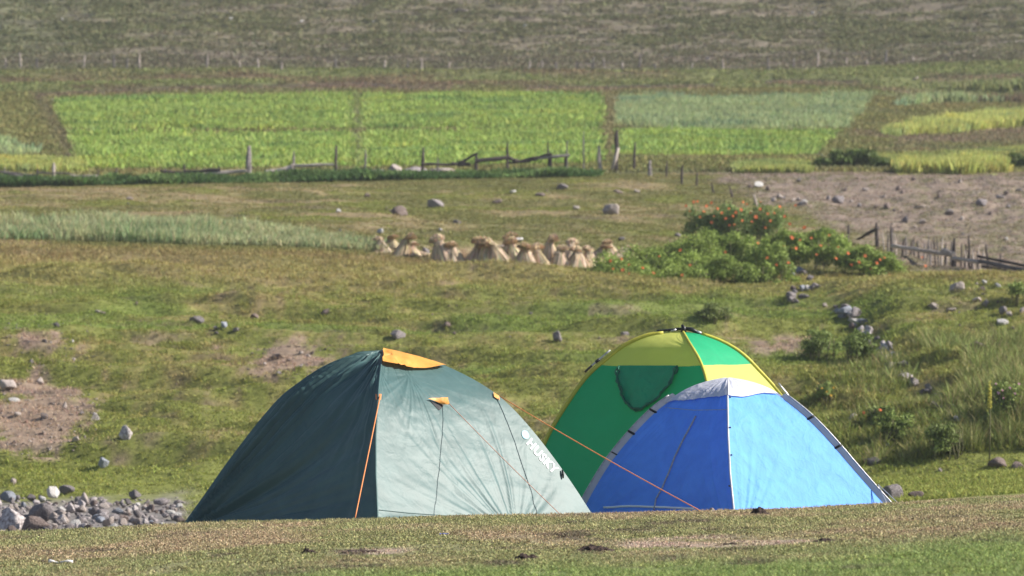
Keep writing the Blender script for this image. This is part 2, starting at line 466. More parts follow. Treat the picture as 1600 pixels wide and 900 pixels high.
M_straw = mat_cover('straw', rough=0.7, transl=0.15, namp=0)

# ------------------------------------------------------------------ ground sheets
ug = np.concatenate([-np.geomspace(0.6, 0.135, 26)[:-1], np.arange(-0.135, 0.1351, 0.00062), np.geomspace(0.135, 0.6, 26)[1:]])
SECT = [
    ('ground', np.concatenate([np.arange(1.0, 20, 0.5), np.arange(20, 37, 0.045), np.arange(37, 56, 0.25), np.arange(56, 64.01, 0.1)]), M_ground),
    ('meadow_slope', np.concatenate([np.arange(64, 97.4, 0.085), np.arange(97.4, 129.9, 0.16)]), M_ground),
    ('field_terraces', np.arange(130, 204.9, 0.22), M_ground),
    ('hillside', np.concatenate([np.arange(205, 246, 0.22), np.geomspace(246, 900, 90)]), M_hill),
]
for si, (nm, ys, mt) in enumerate(SECT):
    ys = ys.copy()
    if si < 3: ys = np.append(ys, SECT[si + 1][1][0])
    if si < 3 and ys[-1] - ys[-2] < 0.02: ys = np.delete(ys, -2)
    uu, yy = np.meshgrid(ug, ys)
    # near the camera the fan is held open so that the sheet is wide there too
    xx = uu * np.maximum(yy, 18)
    zz = height(xx.ravel(), yy.ravel())
    V = np.stack([xx.ravel(), yy.ravel(), zz], 1)
    px, py = proj(V[:, 0], V[:, 1], V[:, 2])
    c = colour(px, py, V[:, 0], V[:, 1])
    nx = len(ug); ny = len(ys)
    i = np.arange(nx - 1)[None, :] + np.arange(ny - 1)[:, None] * nx
    Fc = np.stack([i, i + 1, i + nx + 1, i + nx], 2).reshape(-1, 4)
    o = obj(nm, npmesh(nm, V, Fc, mt, c))
    o['kind'] = 'structure'

# ------------------------------------------------------------------ grass and crops
def scatter(n, y0, y1, u=0.128, power=0.0, poly=None, seed=0):
    r = np.random.default_rng(seed)
    # even density over the ground: y distributed ~ y
    t = r.random(n)
    y = np.sqrt(y0 * y0 + t * (y1 * y1 - y0 * y0)) if power == 0 else y0 * (y1 / y0) ** t
    x = (r.random(n) * 2 - 1) * u * y
    z = height(x, y)
    px, py = proj(x, y, z)
    return x, y, z, px, py, r

def blades(name, x, y, z, col, h, w, nb, spread, lean, mat, r, jitter=0.25, root=-0.01):
    """tapering blades, nb of them at each place"""
    N = len(x)
    def rep(a): return np.repeat(np.asarray(a, dtype=np.float64) * np.ones(N), nb)
    X = rep(x); Y = rep(y); Z = rep(z); H = rep(h); W = rep(w); S = rep(spread); L = rep(lean)
    M = N * nb
    an = r.random(M) * 2 * np.pi; rr = np.sqrt(r.random(M)) * S
    bx = X + np.cos(an) * rr; by = Y + np.sin(an) * rr; bz = Z + root
    a2 = an + (r.random(M) - 0.5) * 2.2
    hh = H * (0.55 + 0.75 * r.random(M))
    ln = L * (0.3 + r.random(M))
    tx = bx + np.cos(a2) * ln * hh; ty = by + np.sin(a2) * ln * hh; tz = bz + hh * np.sqrt(np.clip(1 - (ln * 0.7) ** 2, 0.1, 1))
    a3 = r.random(M) * np.pi
    ww = W * (0.6 + 0.8 * r.random(M)) * 0.5
    wx = np.cos(a3) * ww; wy = np.sin(a3) * ww
    mx = bx * 0.55 + tx * 0.45 - np.cos(a2) * hh * ln * 0.12; my = by * 0.55 + ty * 0.45 - np.sin(a2) * hh * ln * 0.12; mz = bz * 0.5 + tz * 0.5 + hh * 0.05
    V = np.empty((M, 4, 3))
    V[:, 0] = np.stack([bx, by, bz], 1)
    V[:, 1] = np.stack([mx + wx, my + wy, mz], 1)
    V[:, 2] = np.stack([tx, ty, tz], 1)
    V[:, 3] = np.stack([mx - wx, my - wy, mz], 1)
    i = np.arange(M) * 4
    Fc = np.stack([i, i + 1, i + 2, i + 3], 1)
    C = np.repeat(col, nb, axis=0) * (1 + jitter * (r.random((M, 1)) * 2 - 1)) * (1 + 0.10 * (r.random((M, 3)) * 2 - 1))
    C = np.repeat(np.clip(C, 0.003, 0.95), 4, axis=0)
    return npmesh(name, V.reshape(-1, 3), Fc, mat, C, smooth=False)

def stuff(name, me, label, cat):
    return tag(obj(name, me), label, cat, kind='stuff')

GB = 1.75   # blades lie in each other's shade, so leaf colour is lighter than the flat ground colour
# short grazed turf
x, y, z, px, py, r = scatter(150000, 20.5, 36.5, seed=1)
c = colour(px, py, x, y) * GB
keep = (fbm(x * 0.8, y * 0.5, 4, 141) < 0.42) | (r.random(len(x)) < 0.22 + .7 * sstep(-.1, .4, fbm(x * 4, y * 2.5, 3, 305)))
x, y, z, c = x[keep], y[keep], z[keep], c[keep]
stuff('short_turf', blades('short_turf', x, y, z, c, 0.014 * (1 + .8 * fbm(x * 3, y * 2.2, 3, 303)), 0.010, 4, 0.02, 1.0, M_blade, r, 0.75, root=0.0), 'short grazed turf of tiny leaves on the rise in front of the tents', 'turf')
# longer grass along the bottom of the picture
x, y, z, px, py, r = scatter(90000, 20.5, 31, seed=2)
g = sstep(28.5, 24.0, y + 1.8 * fbm(x * 0.9, y * 0.5, 3, 137) )
keep = (r.random(len(x)) < g * (0.62 + .45 * fbm(x * 1.6, y * 1.1, 4, 309))) & (fbm(x * 0.8, y * 0.5, 4, 141) < 0.42)
x, y, z, px, py = x[keep], y[keep], z[keep], px[keep], py[keep]
c = colour(px, py, x, y) * GB
c = mixc(c, np.array((0.26, 0.31, 0.13)), np.full(len(x), 0.45))
stuff('foreground_grass', blades('foreground_grass', x, y, z, c, 0.034, 0.0042, 4, 0.022, 0.7, M_blade, r, 0.35), 'longer bright grass nearest the viewer', 'grass')

x, y, z, px, py, r = scatter(9000, 30.5, 35.6, seed=22)
c = colour(px, py, x, y) * GB * 1.1
stuff('crest_sprigs', blades('crest_sprigs', x, y, z, c, 0.034, 0.008, 5, 0.025, 0.8, M_blade, r, 0.4), 'scattered taller sprigs along the crest in front of the tents', 'grass')

# meadow grass
x, y, z, px, py, r = scatter(210000, 55.5, 97.4, seed=3)
c = colour(px, py, x, y) * GB
dirt = np.clip((c[:, 0] / GB - c[:, 1] / GB) * 22, 0, 1)
keep = (r.random(len(x)) > dirt * 0.55)
keep &= ~((px < 290) & (y < 64.0) & (y > 54))
x, y, z, px, py, c = x[keep], y[keep], z[keep], px[keep], py[keep], c[keep]
hgt = 0.048 + 0.045 * np.clip(fbm(x * 0.5, y * 0.7, 3, 301), -0.8, 1) + 0.10 * sstep(1150, 1350, px) * sstep(500, 650, py) * (y > 65)
hgt = hgt + 0.05 * sstep(480, 430, py) + 0.10 * np.clip(fbm(x * 1.9, y * 2.6, 3, 311) - .15, 0, 1)
rl = np.minimum(np.abs(py - (480 + (px - 1310) * 1.05)) + 999 * ((px < 1290) | (px > 1440)), np.abs(py - (610 + (px - 1445) * .9)) + 999 * ((px < 1435) | (px > 1510)))
hgt = np.where(rl < 22, hgt * .45, hgt)
stuff('meadow_grass', blades('meadow_grass', x, y, z, c, hgt, 0.016, 5, 0.06, 0.9, M_blade, r, 0.35), 'rough green and straw coloured grass over the slope behind the tents', 'grass')
# grass of the terrace and scree
x, y, z, px, py, r = scatter(120000, 97.4, 130, seed=4)
c = colour(px, py, x, y) * GB
dirt = np.clip((c[:, 0] / GB - c[:, 1] / GB) * 22, 0, 1)
keep = (r.random(len(x)) > dirt * 0.80)
x, y, z, px, py, c = x[keep], y[keep], z[keep], px[keep], py[keep], c[keep]
stuff('terrace_grass', blades('terrace_grass', x, y, z, c, 0.06, 0.022, 5, 0.08, 0.9, M_blade, r, 0.35), 'short olive grass on the terrace below the long fence', 'grass')

# crops
def crop(name, keys, n, h, w, nb, label, cat, spread=0.12, y0=128, y1=206, seed=5, rows=0.0, lean=0.6, mul=1.0, jit=0.3):
    x, y, z, px, py, r = scatter(n, y0, y1, u=0.135, seed=seed)
    wob = 7.0 * fbm(x * 0.5, y * 0.5, 4, 191)
    keep = np.zeros(len(x), bool)
    for k in keys: keep |= inpoly(px + wob, py + 0.6 * wob, FIELDS[k])
    keep &= np.exp(-((px - 560 - wob) / 9.) ** 2) < r.random(len(x))
    if rows:
        keep &= (fbm(x * 0.35, y * 0.9, 4, seed + 40) + 0.35 * (r.random(len(x)) - .5) > -0.30)
        keep &= np.exp(-((py - 210 + .012 * (px - 500)) / 3.4) ** 2) < r.random(len(x)) * .9
    x, y, z, px, py = x[keep], y[keep], z[keep], px[keep], py[keep]
    c = colour(px, py, x, y) * GB * mul
    hh = h * (1 + 0.5 * fbm(x * 0.5, y * 0.6, 3, seed + 50))
    return stuff(name, blades(name, x, y, z, c, hh, w, nb, spread, lean, M_leaf, r, jit), label, cat)
crop('green_crop', ['upper_left', 'lower_left'], 90000, 0.24, 0.08, 5, 'bright green leafy crop in the large field left of the brown path', 'crop', 0.16, rows=1)
crop('green_crop', ['lower_right'], 90000, 0.24, 0.08, 5, 'bright green leafy crop in the narrow plot right of the brown path', 'crop', 0.16, seed=6, rows=1)
crop('cereal_crop', ['blue_right'], 80000, 0.26, 0.05, 5, 'smooth blue green cereal in the upper plot right of the brown path', 'crop', 0.14, seed=7, lean=0.4, jit=0.15)
crop('ripening_crop', ['lime_strip'], 200000, 0.40, 0.05, 6, 'tall yellow green crop in the curved strip at the right edge', 'crop', 0.14, seed=8, lean=0.3)
crop('ripening_crop', ['lime_low'], 150000, 0.30, 0.06, 6, 'low yellow green crop between the two round bushes on the right', 'crop', 0.12, seed=9, y1=150, lean=0.3)
crop('ripening_crop', ['lime_mid'], 140000, 0.20, 0.06, 6, 'narrow yellow green crop strip left of the wide round bush', 'crop', 0.12, seed=10, y1=150, lean=0.3)
crop('ripening_crop', ['lime_left'], 90000, 0.30, 0.06, 6, 'yellow green crop strip behind the fence at the left edge', 'crop', 0.12, seed=11, y1=150, lean=0.3)
crop('ripening_crop', ['lime_top'], 90000, 0.45, 0.08, 6, 'yellow green crop strip highest up at the right edge', 'crop', 0.14, seed=12, lean=0.3)
crop('cereal_crop', ['blue_strip'], 90000, 0.4, 0.08, 6, 'thin blue green crop strip just below the highest yellow one', 'crop', 0.14, seed=13, lean=0.3)
crop('cereal_crop', ['blue_left'], 60000, 0.3, 0.06, 6, 'small blue green crop patch at the left edge of the fields', 'crop', 0.14, seed=14, lean=0.3)

crop('ripening_crop', ['green_band'], 160000, 0.18, 0.05, 6, 'thin pale green crop band above the low yellow green plot on the right', 'crop', 0.12, seed=17, lean=0.4)

# hillside tussocks and the olive ground between the fields
x, y, z, px, py, r = scatter(70000, 130.5, 205, seed=15, u=0.135)
ins = np.zeros(len(x), bool)
for k, p in FIELDS.items(): ins |= inpoly(px, py, p)
keep = ~ins
keep &= ~((colour(px, py, x, y).sum(1) < 0.20) & (y > 186))
x, y, z, px, py = x[keep], y[keep], z[keep], px[keep], py[keep]
c = colour(px, py, x, y) * GB
stuff('rough_grass', blades('rough_grass', x, y, z, c, 0.16, 0.07, 5, 0.14, 0.8, M_blade, r, 0.35), 'rough olive grass on the verges around the crop fields', 'grass')
x, y, z, px, py, r = scatter(52000, 204, 247, seed=16, u=0.13)
c = colour(px, py, x, y) * 1.35
cl = fbm(x * 0.5, y * 0.9, 4, 211)
keep = (r.random(len(x)) < 0.25 + 0.9 * sstep(-0.3, 0.3, cl))
x, y, z, c = x[keep], y[keep], z[keep], c[keep]
c = mixc(c, HILLG * 1.75, np.full(len(x), 0.30))
c = c * (1 + .25 * fbm(x * .08, y * .7, 4, 307))[:, None]
stuff('tussock_grass', blades('tussock_grass', x, y, z, c, 0.15, 0.12, 6, 0.20, 0.9, M_blade, r, 0.2), 'low green tussocks scattered over the brown far hillside', 'grass')

# blue green cereal strip on the lip of the terrace
r = np.random.default_rng(31)
n = 6500
pxs = r.random(n) * 700 - 100
yy = 97.8 + r.random(n) * (5.0 - 3.6 * sstep(250, 600, pxs))
xx = (pxs - 800) / F * yy; zz = height(xx, yy)
c = np.tile(np.array((0.36, 0.39, 0.20)), (n, 1))
c = mixc(c, np.array((0.25, 0.33, 0.155)), sstep(-.2, .4, fbm(xx * 1.2, yy, 3, 77)))
c = mixc(c, np.array((0.50, 0.44, 0.24)), (r.random(n) < 0.30) * 0.8)
hh = 0.27 * (1 + .8 * fbm(xx * 1.0, yy, 3, 79)) * (1 - 0.45 * sstep(330, 600, pxs))
stuff('cereal_strip', blades('cereal_strip', xx, yy, zz, c, hh, 0.022, 6, 0.11, 0.45, M_leaf, r, 0.25), 'pale blue green cereal strip on the terrace edge left of the sheaves', 'crop')

# dark weeds along the long fence
n = 5600
pxs = r.random(n) * 1030 - 100
base = np.interp(pxs, [-100, 0, 200, 400, 700, 900], [297, 297, 293, 285, 279, 270])
yy = 129.0 + r.random(n) * 1.4 + 0 * base
xx = (pxs - 800) / F * yy; zz = height(xx, yy)
c = np.tile(np.array((0.085, 0.150, 0.045)), (n, 1)); c = mixc(c, np.array((0.19, 0.27, 0.08)), sstep(-.1, .6, fbm(xx * 1.3, yy, 3, 87)))
hh = 0.20 * (1 + 1.1 * fbm(xx * 0.9, yy, 3, 89))
stuff('weed_row', blades('weed_row', xx, yy, zz, c, hh, 0.07, 8, 0.20, 0.9, M_leaf, r, 0.4), 'row of dark green broad leaved weeds in front of the long fence', 'weeds')

hm = bpy.data.materials.new('haze_air'); hm.use_nodes = True
hn = hm.node_tree; hn.nodes.clear()
ho = hn.nodes.new('ShaderNodeOutputMaterial'); hv = hn.nodes.new('ShaderNodeVolumePrincipled')
hv.inputs['Density'].default_value = 0.00032; hv.inputs['Color'].default_value = (0.92, 0.93, 1.0, 1); hv.inputs['Anisotropy'].default_value = 0.2
hn.links.new(hv.outputs[0], ho.inputs['Volume'])
hx, hy0, hy1, hz0, hz1 = 620, -30, 960, -6, 230
HVt = [(a, b, c_) for c_ in (hz0, hz1) for b in (hy0, hy1) for a in (-hx, hx)]
o = obj('haze', npmesh('haze', HVt, [(0, 2, 3, 1), (4, 5, 7, 6), (0, 1, 5, 4), (2, 6, 7, 3), (0, 4, 6, 2), (1, 3, 7, 5)], hm, smooth=False))
tag(o, 'thin summer haze over the valley', 'haze', kind='stuff')

# ------------------------------------------------------------------ generic solids
def tube_data(pts, rad, n=6, jit=0.0, seed=0, caps=True):
    rr = random.Random(seed)
    P = [Vector(p) for p in pts]; m = len(P)
    if not hasattr(rad, '__len__'): rad = [rad] * m
    V = []; Q = []
    ref = Vector((0.13, -1, 0.21)).normalized()
    for i in range(m):
        d = (P[min(i + 1, m - 1)] - P[max(i - 1, 0)]).normalized()
        a = d.cross(ref)
        if a.length < 1e-3: a = d.cross(Vector((1, 0, 0)))
        a.normalize(); b = d.cross(a).normalized()
        for k in range(n):
            t = 2 * math.pi * k / n
            q = rad[i] * (1 + jit * (rr.random() - .5))
            V.append(tuple(P[i] + a * math.cos(t) * q + b * math.sin(t) * q))
    for i in range(m - 1):
        for k in range(n):
            Q.append((i * n + k, i * n + (k + 1) % n, (i + 1) * n + (k + 1) % n, (i + 1) * n + k))
    if caps:
        Q.append(tuple(reversed(range(n)))); Q.append(tuple(range((m - 1) * n, m * n)))
    return V, Q

def merged(name, parts, mat, smooth=False):
    V = []; Q = []
    for v, q in parts:
        o = len(V); V += list(v); Q += [tuple(i + o for i in f) for f in q]
    me = bpy.data.meshes.new(name); me.from_pydata([tuple(v) for v in V], [], Q)
    if smooth: me.polygons.foreach_set('use_smooth', [True] * len(me.polygons))
    if mat: me.materials.append(mat)
    me.update()
    return me

def tube(name, pts, rad, mat, parent=None, n=6, jit=0.0, seed=0, smooth=True):
    return obj(name, merged(name, [tube_data(pts, rad, n, jit, seed)], mat, smooth), parent)

def rock_mesh(seed, mat, sub=3, cuts=13, rough=0.09, name='rock'):
    rr = random.Random(seed)
    bm = bmesh.new(); bmesh.ops.create_icosphere(bm, subdivisions=sub, radius=1.0)
    planes = []
    for _ in range(cuts):
        n = Vector((rr.gauss(0, 1), rr.gauss(0, 1), rr.gauss(0, 1))).normalized()
        planes.append((n, 0.38 + 0.42 * rr.random()))
    off = Vector((rr.random() * 50, rr.random() * 50, rr.random() * 50))
    for v in bm.verts:
        p = v.co.copy()
        p *= 1 + 0.22 * mnoise.noise(p * 0.9 + off)
        for n, d in planes:
            e = p.dot(n) - d
            if e > 0: p -= n * e * 0.95
        p *= 1 + rough * mnoise.noise(p * 3.1 + off) + rough * 0.5 * mnoise.noise(p * 7 + off)
        v.co = p
    me = bpy.data.meshes.new(name); bm.to_mesh(me); bm.free()
    for p in me.polygons: p.use_smooth = True
    me.materials.append(mat)
    return me

MATS = {'g': M_grey, 'p': M_pale, 'b': M_brown, 'w': M_white, 'u': M_blue, 'm': M_mott, 'd': M_dung}
_rk = {}
def rock_variant(k, i):
    key = (k, i)
    if key not in _rk:
        _rk[key] = rock_mesh(hash((ord(k), i)) % 9999, MATS[k], sub=3 if k in 'gmpw' else 3)
    return _rk[key]

def put_rock(px, py, wpx, hpx, k, label, name='rock', cat='rock', group=None, ymin=None, depth=0.8, sink=0.38, i=None, tilt=0.25):
    """a stone whose foot shows at about (px, py + hpx / 2)"""
    p = ground(px, py + hpx * 0.42, ymin)
    s = p.y / F
    w = wpx * s / 2 * 1.08; h = hpx * s / (2 - sink * 1.2) * 1.15
    o = bpy.data.objects.new(name, rock_variant(k, i if i is not None else random.randrange(6)))
    COL.objects.link(o)
    o.scale = (w, max(w * depth, h * 0.8), h)
    o.rotation_euler = (random.uniform(-tilt, tilt), random.uniform(-tilt, tilt), random.uniform(0, 6.28) if abs(wpx - hpx) < 6 else random.choice((0, 3.14)) + random.uniform(-.3, .3))
    o.location = (p.x, p.y + w * depth * 0.4, p.z + h * (1 - sink) - h * 0.35 * 0)
    o.location.z = p.z + h * (1 - sink * 1.2) - 0.02 * h
    return tag(o, label, cat, group)

# single stones one can point at
ROCKS = [
 # terrace under the long fence
 (627,331,34,15,'b','long brown rock with a pale top left of the dark rock on the terrace'),
 (680,320,30,14,'g','dark grey split rock on the terrace above the straw sheaves'),
 (573,306,16,9,'b','small brown rock at the far left of the terrace rocks'),
 (878,293,22,10,'g','grey flattened rock just below the weeds under the fence end'),
 (800,300,14,6,'w','small bright white slab right of the split rock on the terrace'),
 (845,305,17,8,'b','small reddish brown rock between white slab and grey flattened rock'),
 (954,327,26,21,'p','round tan boulder standing alone on the terrace'),
 (900,325,12,8,'p','small pale stone left of the round tan boulder'),
 (965,300,22,8,'b','flat brown stone above the round tan boulder'),
 (529,330,9,7,'w','tiny white stone left of the long brown rock'),
 (594,362,12,9,'w','white round stone behind the left end of the straw sheaves'),
 (351,357,13,7,'w','white stone just above the cereal strip, right of two others'),
 (293,352,12,6,'p','pale flat stone above the cereal strip, left of the white one'),
 (375,349,8,7,'w','tiny round white stone close above the cereal strip'),
 (202,311,16,5,'p','pale sliver of stone on the left part of the terrace'),
 (715,346,14,6,'g','small grey stone between the fence gap and the sheaves'),
 (666,394,18,15,'g','bluish grey stone between the first and the tall sheaf'),
 (806,377,22,10,'w','white stone showing behind the middle sheaves'),
 (775,317,18,7,'b','dark low stone right of the split rock'),
 (995,300,12,6,'p','pale chip below the leaning fence posts'),
 (970,377,12,7,'g','small grey stone right of the last sheaf'),
 (1060,368,12,6,'g','small grey stone left of the back flower bush'),
 # scree bank, right
 (1183,288,18,10,'w','white topped stone in the heap on top of the scree bank'),
 (1172,292,14,9,'b','dark stone in the heap on top of the scree bank'),
 (1312,313,22,14,'g','largest grey rock on the upper left of the scree bank'),
 (1343,320,13,8,'g','dark grey rock right of the largest scree rock'),
 (1388,325,15,8,'b','dark low rock in the middle of the scree bank'),
 (1415,343,14,11,'g','grey wedge rock above the picket fence'),
 (1438,325,22,7,'p','pale flat rock in the middle of the scree bank'),
 (1536,317,20,13,'g','big grey rock on the right part of the scree bank'),
 (1563,308,15,8,'p','pale rock right of the big grey scree rock'),
 (1576,322,13,8,'g','grey rock below the pale one at the right of the scree'),
 (1484,332,20,8,'p','pale slab between the two groups of scree rocks'),
 (1573,374,6,6,'w','tiny white stone above the end of the picket fence'),
 (1352,297,12,6,'p','pale chip near the top edge of the scree bank'),
 (1592,297,14,8,'g','grey rock touching the top right of the scree bank'),
 # slope below the picket fence
 (1495,449,25,19,'p','pinkish square boulder below the picket fence'),
 (1533,456,15,9,'b','brown stone right of the pinkish boulder'),
 (1560,448,7,9,'w','bright white chip right of the pinkish boulder'),
 (1539,448,10,8,'w','pale stone between the brown stone and the white chip'),
 (1462,479,27,7,'p','long pale flat stone left of the slope stones'),
 (1487,484,21,8,'p','second pale flat stone, right beside the long one'),
 (1526,475,17,8,'p','pale low stone below the brown stone'),
 (1541,476,14,10,'g','grey stone beside the pale low stone'),
 (1565,488,18,13,'g','grey stone in the upper right corner of the slope stones'),
 (1577,496,14,9,'p','pale stone under the grey one at the right'),
 (1565,511,24,10,'w','white slab near the right edge above the dark block'),
 (1583,518,8,7,'p','small pale stone right of the white slab'),
 (1597,489,10,10,'p','pale stone cut by the right edge of the picture'),
 (1518,544,46,15,'b','long dark brown rough block lying on the right slope'),
 # tumbled stones down the gully
 (1326,489,38,20,'u','large bluish dark boulder at the top of the stone trail'),
 (1335,502,24,10,'w','white slab under the bluish boulder of the trail'),
 (1250,424,20,14,'u','bluish stone at the right end of the front flower bush'),
 (1263,454,14,10,'w','white stone under the right end of the front flower bush'),
 (1258,464,24,9,'g','grey slab under the white stone by the flower bush'),
 (1288,480,12,6,'p','pale stone left of the large bluish boulder'),
 (1345,516,15,12,'b','brown stone below the white slab of the trail'),
 (1358,531,19,17,'m','mottled purple stone in the middle of the stone trail'),
 (1390,546,17,18,'g','upright grey stone in the lower stone trail'),
 (1400,560,15,13,'b','brown stone under the upright grey one'),
 (1411,576,22,13,'g','flat grey stone in the lower stone trail'),
 (1416,590,19,10,'g','lowest flat stone of the middle stone trail'),
 (1452,616,12,14,'g','small upright stone left of the white blue slab'),
 (1474,625,15,17,'b','dark stone above the white blue slab'),
 (1486,641,14,12,'m','mottled stone touching the white blue slab'),
 (1492,656,22,15,'u','pale blue slab at the foot of the stone trail'),
 (1333,656,26,18,'m','purplish boulder right of the blue tent top'),
 (1346,698,20,9,'p','pale flat stone behind the blue tent edge'),
 (1360,722,29,14,'g','grey brown boulder behind the right side of the blue tent'),
 (1392,771,38,28,'g','rounded boulder against the right foot of the blue tent'),
 (1430,774,26,12,'b','dark stone right of the boulder beside the blue tent'),
 (1470,736,10,6,'p','pale stone in the low green flat on the right'),
 (1387,698,9,8,'w','white pebble above the grey brown boulder'),
 (1455,711,11,9,'g','grey pebble right of the grey brown boulder'),
 (1563,724,40,15,'b','long purple brown stone under the right grassy bank'),
 (1592,728,22,15,'b','dark stone at the right end of the grassy bank'),
 # meadow behind the tents
 (307,501,27,14,'g','grey rounded rock left of the bluish pair on the meadow'),
 (350,514,17,14,'u','bluish rock left of its smaller twin on the meadow'),
 (368,519,14,9,'g','smaller grey rock right beside the bluish rock'),
 (337,518,10,6,'p','pale chip left of the bluish rock'),
 (508,488,30,10,'b','long dark rock high on the meadow above the green tent'),
 (620,525,29,18,'g','big grey rock behind the top of the green tent'),
 (870,528,22,22,'g','tall grey rock between the green tent and the yellow green tent'),
 (400,496,17,6,'b','dark low stone right of the bluish pair'),
 (155,491,18,6,'p','pale flat stone on the upper left meadow'),
 (700,511,20,8,'b','brown low stone right of the big grey rock'),
 (975,523,15,8,'g','grey stone close left of the yellow green tent top'),
 (432,557,27,11,'b','dark brown rock above the bare patch behind the green tent'),
 (468,577,18,8,'p','pale slab in the bare patch behind the green tent'),
 (484,592,20,8,'g','grey slab touching the slope of the green tent'),
 (10,607,30,22,'p','large pinkish rock at the left edge above the bare bank'),
 (20,627,22,9,'w','white slab under the pinkish rock at the left edge'),
 (62,600,17,11,'p','pale pointed rock on top of the bare bank'),
 (101,636,11,12,'p','pale upright stone in the bare bank'),
 (70,655,15,12,'g','purple stone in the middle of the bare bank'),
 (148,655,19,14,'m','mottled stone at the right end of the bare bank'),
 (199,678,30,20,'m','pale topped boulder sitting in a dark hollow on the left'),
 (159,724,17,24,'u','upright bluish stone standing alone above the river stones'),
 (22,752,10,12,'p','small pale stone above the river bed at the left'),
 # far hillside
 (361,31,7,6,'w','tiny white stone on the far hillside at upper left'),
 (97,30,6,5,'w','tiny white stone highest at the far left of the hillside'),
 (722,18,26,7,'p','long pale outcrop near the top of the far hillside'),
 (821,41,7,6,'w','tiny pale stone right of the long outcrop on the hillside'),
 (526,88,12,5,'p','pale pink stone just above the upper fence'),
 (291,144,9,7,'w','white stone on the upper edge of the left crop field'),
 (147,154,11,5,'w','pale stone at the top left corner of the crop field'),
 (82,156,9,5,'p','pale stone outside the left corner of the crop field'),
 (1106,91,8,5,'p','pale stone on the hillside over the blue green field'),
 (822,142,12,5,'p','small pale stone above the right half of the left field'),
 (1432,124,11,6,'p','pale stone below the dark bank on the upper right'),
]
for (px, py, w, h, k, lab) in ROCKS:
    put_rock(px, py, w, h, k, lab, ymin=38)

def gravel(n, area, wr, kind, label, seed, ymin=38):
    """stones too small and too many to count: one mesh"""
    rr = random.Random(seed); src = [rock_mesh(900 + i, MATS[kind], sub=1, name='gravel') for i in range(4)]
    data = [(np.array([v.co[:] for v in m_.vertices]), np.array([p.vertices[:] for p in m_.polygons])) for m_ in src]
    VV = []; FF = []; o_ = 0; k = 0
    while k < n:
        px = rr.uniform(area[0], area[2]); py = rr.uniform(area[1], area[3])
        if len(area) > 4 and not area[4](px, py): continue
        p = ground(px, py, ymin); w = rr.uniform(*wr) * p.y / F / 2; v, f = data[rr.randrange(4)]
        a = rr.uniform(0, 6.28); c_, s_ = math.cos(a), math.sin(a)
        q = v * np.array((w, w * .8, w * .6)); q = np.stack([q[:, 0] * c_ - q[:, 1] * s_, q[:, 0] * s_ + q[:, 1] * c_, q[:, 2]], 1) + np.array((p.x, p.y, p.z + w * .15))
        VV.append(q); FF.append(f + o_); o_ += len(v); k += 1
    return tag(obj('gravel', npmesh('gravel', np.concatenate(VV), np.concatenate(FF), MATS[kind])), label, 'gravel', kind='stuff')

def many(n, area, wr, kinds, label, group, name='rock', ymin=38, ratio=(0.5, 0.8), seed=0, cat='rock'):
    rr = random.Random(seed); k = 0
    while k < n:
        px = rr.uniform(area[0], area[2]); py = rr.uniform(area[1], area[3])
        if len(area) > 4 and not area[4](px, py): continue
        w = rr.uniform(*wr) * (0.7 + 0.6 * rr.random())
        put_rock(px, py, w, w * rr.uniform(*ratio), rr.choice(kinds), label, name, cat, group, ymin, i=rr.randrange(6)); k += 1

many(16, (2, 590, 150, 710, lambda x, y: ((x - 60) / 95) ** 2 + ((y - 655) / 55) ** 2 < 1), (5, 12), 'ppgb', 'small stone strewn over the bare pinkish bank at the left', 'stones of the bare bank', seed=1)
many(9, (2, 500, 130, 570), (6, 10), 'wggp', 'small pale stone in the gravelly patch above the bare bank', 'stones of the gravelly patch', seed=2)
many(12, (380, 545, 520, 600, lambda x, y: y < 600 - (x - 400) * 0.3), (5, 12), 'pgbb', 'small stone in the bare patch left of the green tent top', 'stones behind the green tent', seed=3)
many(10, (1196, 308, 1258, 322), (7, 13), 'wwpg', 'white stone in the row above the back flower bush', 'white stones above the flowers', seed=4)
many(24, (1180, 278, 1600, 370, lambda x, y: y < 300 + (x - 1180) * .28), (6, 12), 'pgbb', 'small stone scattered on the scree bank', 'stones of the scree bank', seed=5)
many(12, (1440, 440, 1600, 530), (4, 9), 'pgwb', 'small stone on the grass below the picket fence', 'stones below the picket fence', seed=6)
many(40, (1300, 480, 1430, 600, lambda x, y: abs(y - (480 + (x - 1310) * 1.05)) < 15), (12, 24), 'gubm', 'small grey stone of the trail running down the gully', 'stones of the gully', seed=7)
many(13, (1232, 415, 1280, 478), (12, 22), 'gub', 'small dark stone heaped at the right end of the front flower bush', 'stones at the bush end', seed=8)
many(16, (1440, 605, 1500, 665, lambda x, y: abs(y - (610 + (x - 1445) * .9)) < 13), (11, 20), 'gub', 'small stone at the foot of the gully trail', 'stones at the gully foot', seed=9)
many(13, (20, 295, 1050, 375), (4, 9), 'pgbw', 'small stone lying on the open terrace', 'stones of the terrace', seed=10)
many(13, (160, 470, 1000, 600, lambda x, y: not (430 < x < 800 and y > 540)), (4, 9), 'pgbb', 'small stone lying on the meadow above the tents', 'stones of the meadow', seed=11)
many(14, (1260, 235, 1325, 252, lambda x, y: abs(y - (250 - (x - 1262) * .25)) < 3), (6, 10), 'gu', 'grey stone of the little wall at the corner of the right crop plot', 'stones of the plot wall', seed=12, ymin=130)
many(8, (0, 0, 1600, 80), (4, 7), 'pw', 'tiny pale stone on the far hillside', 'stones of the hillside', seed=13, ymin=200)

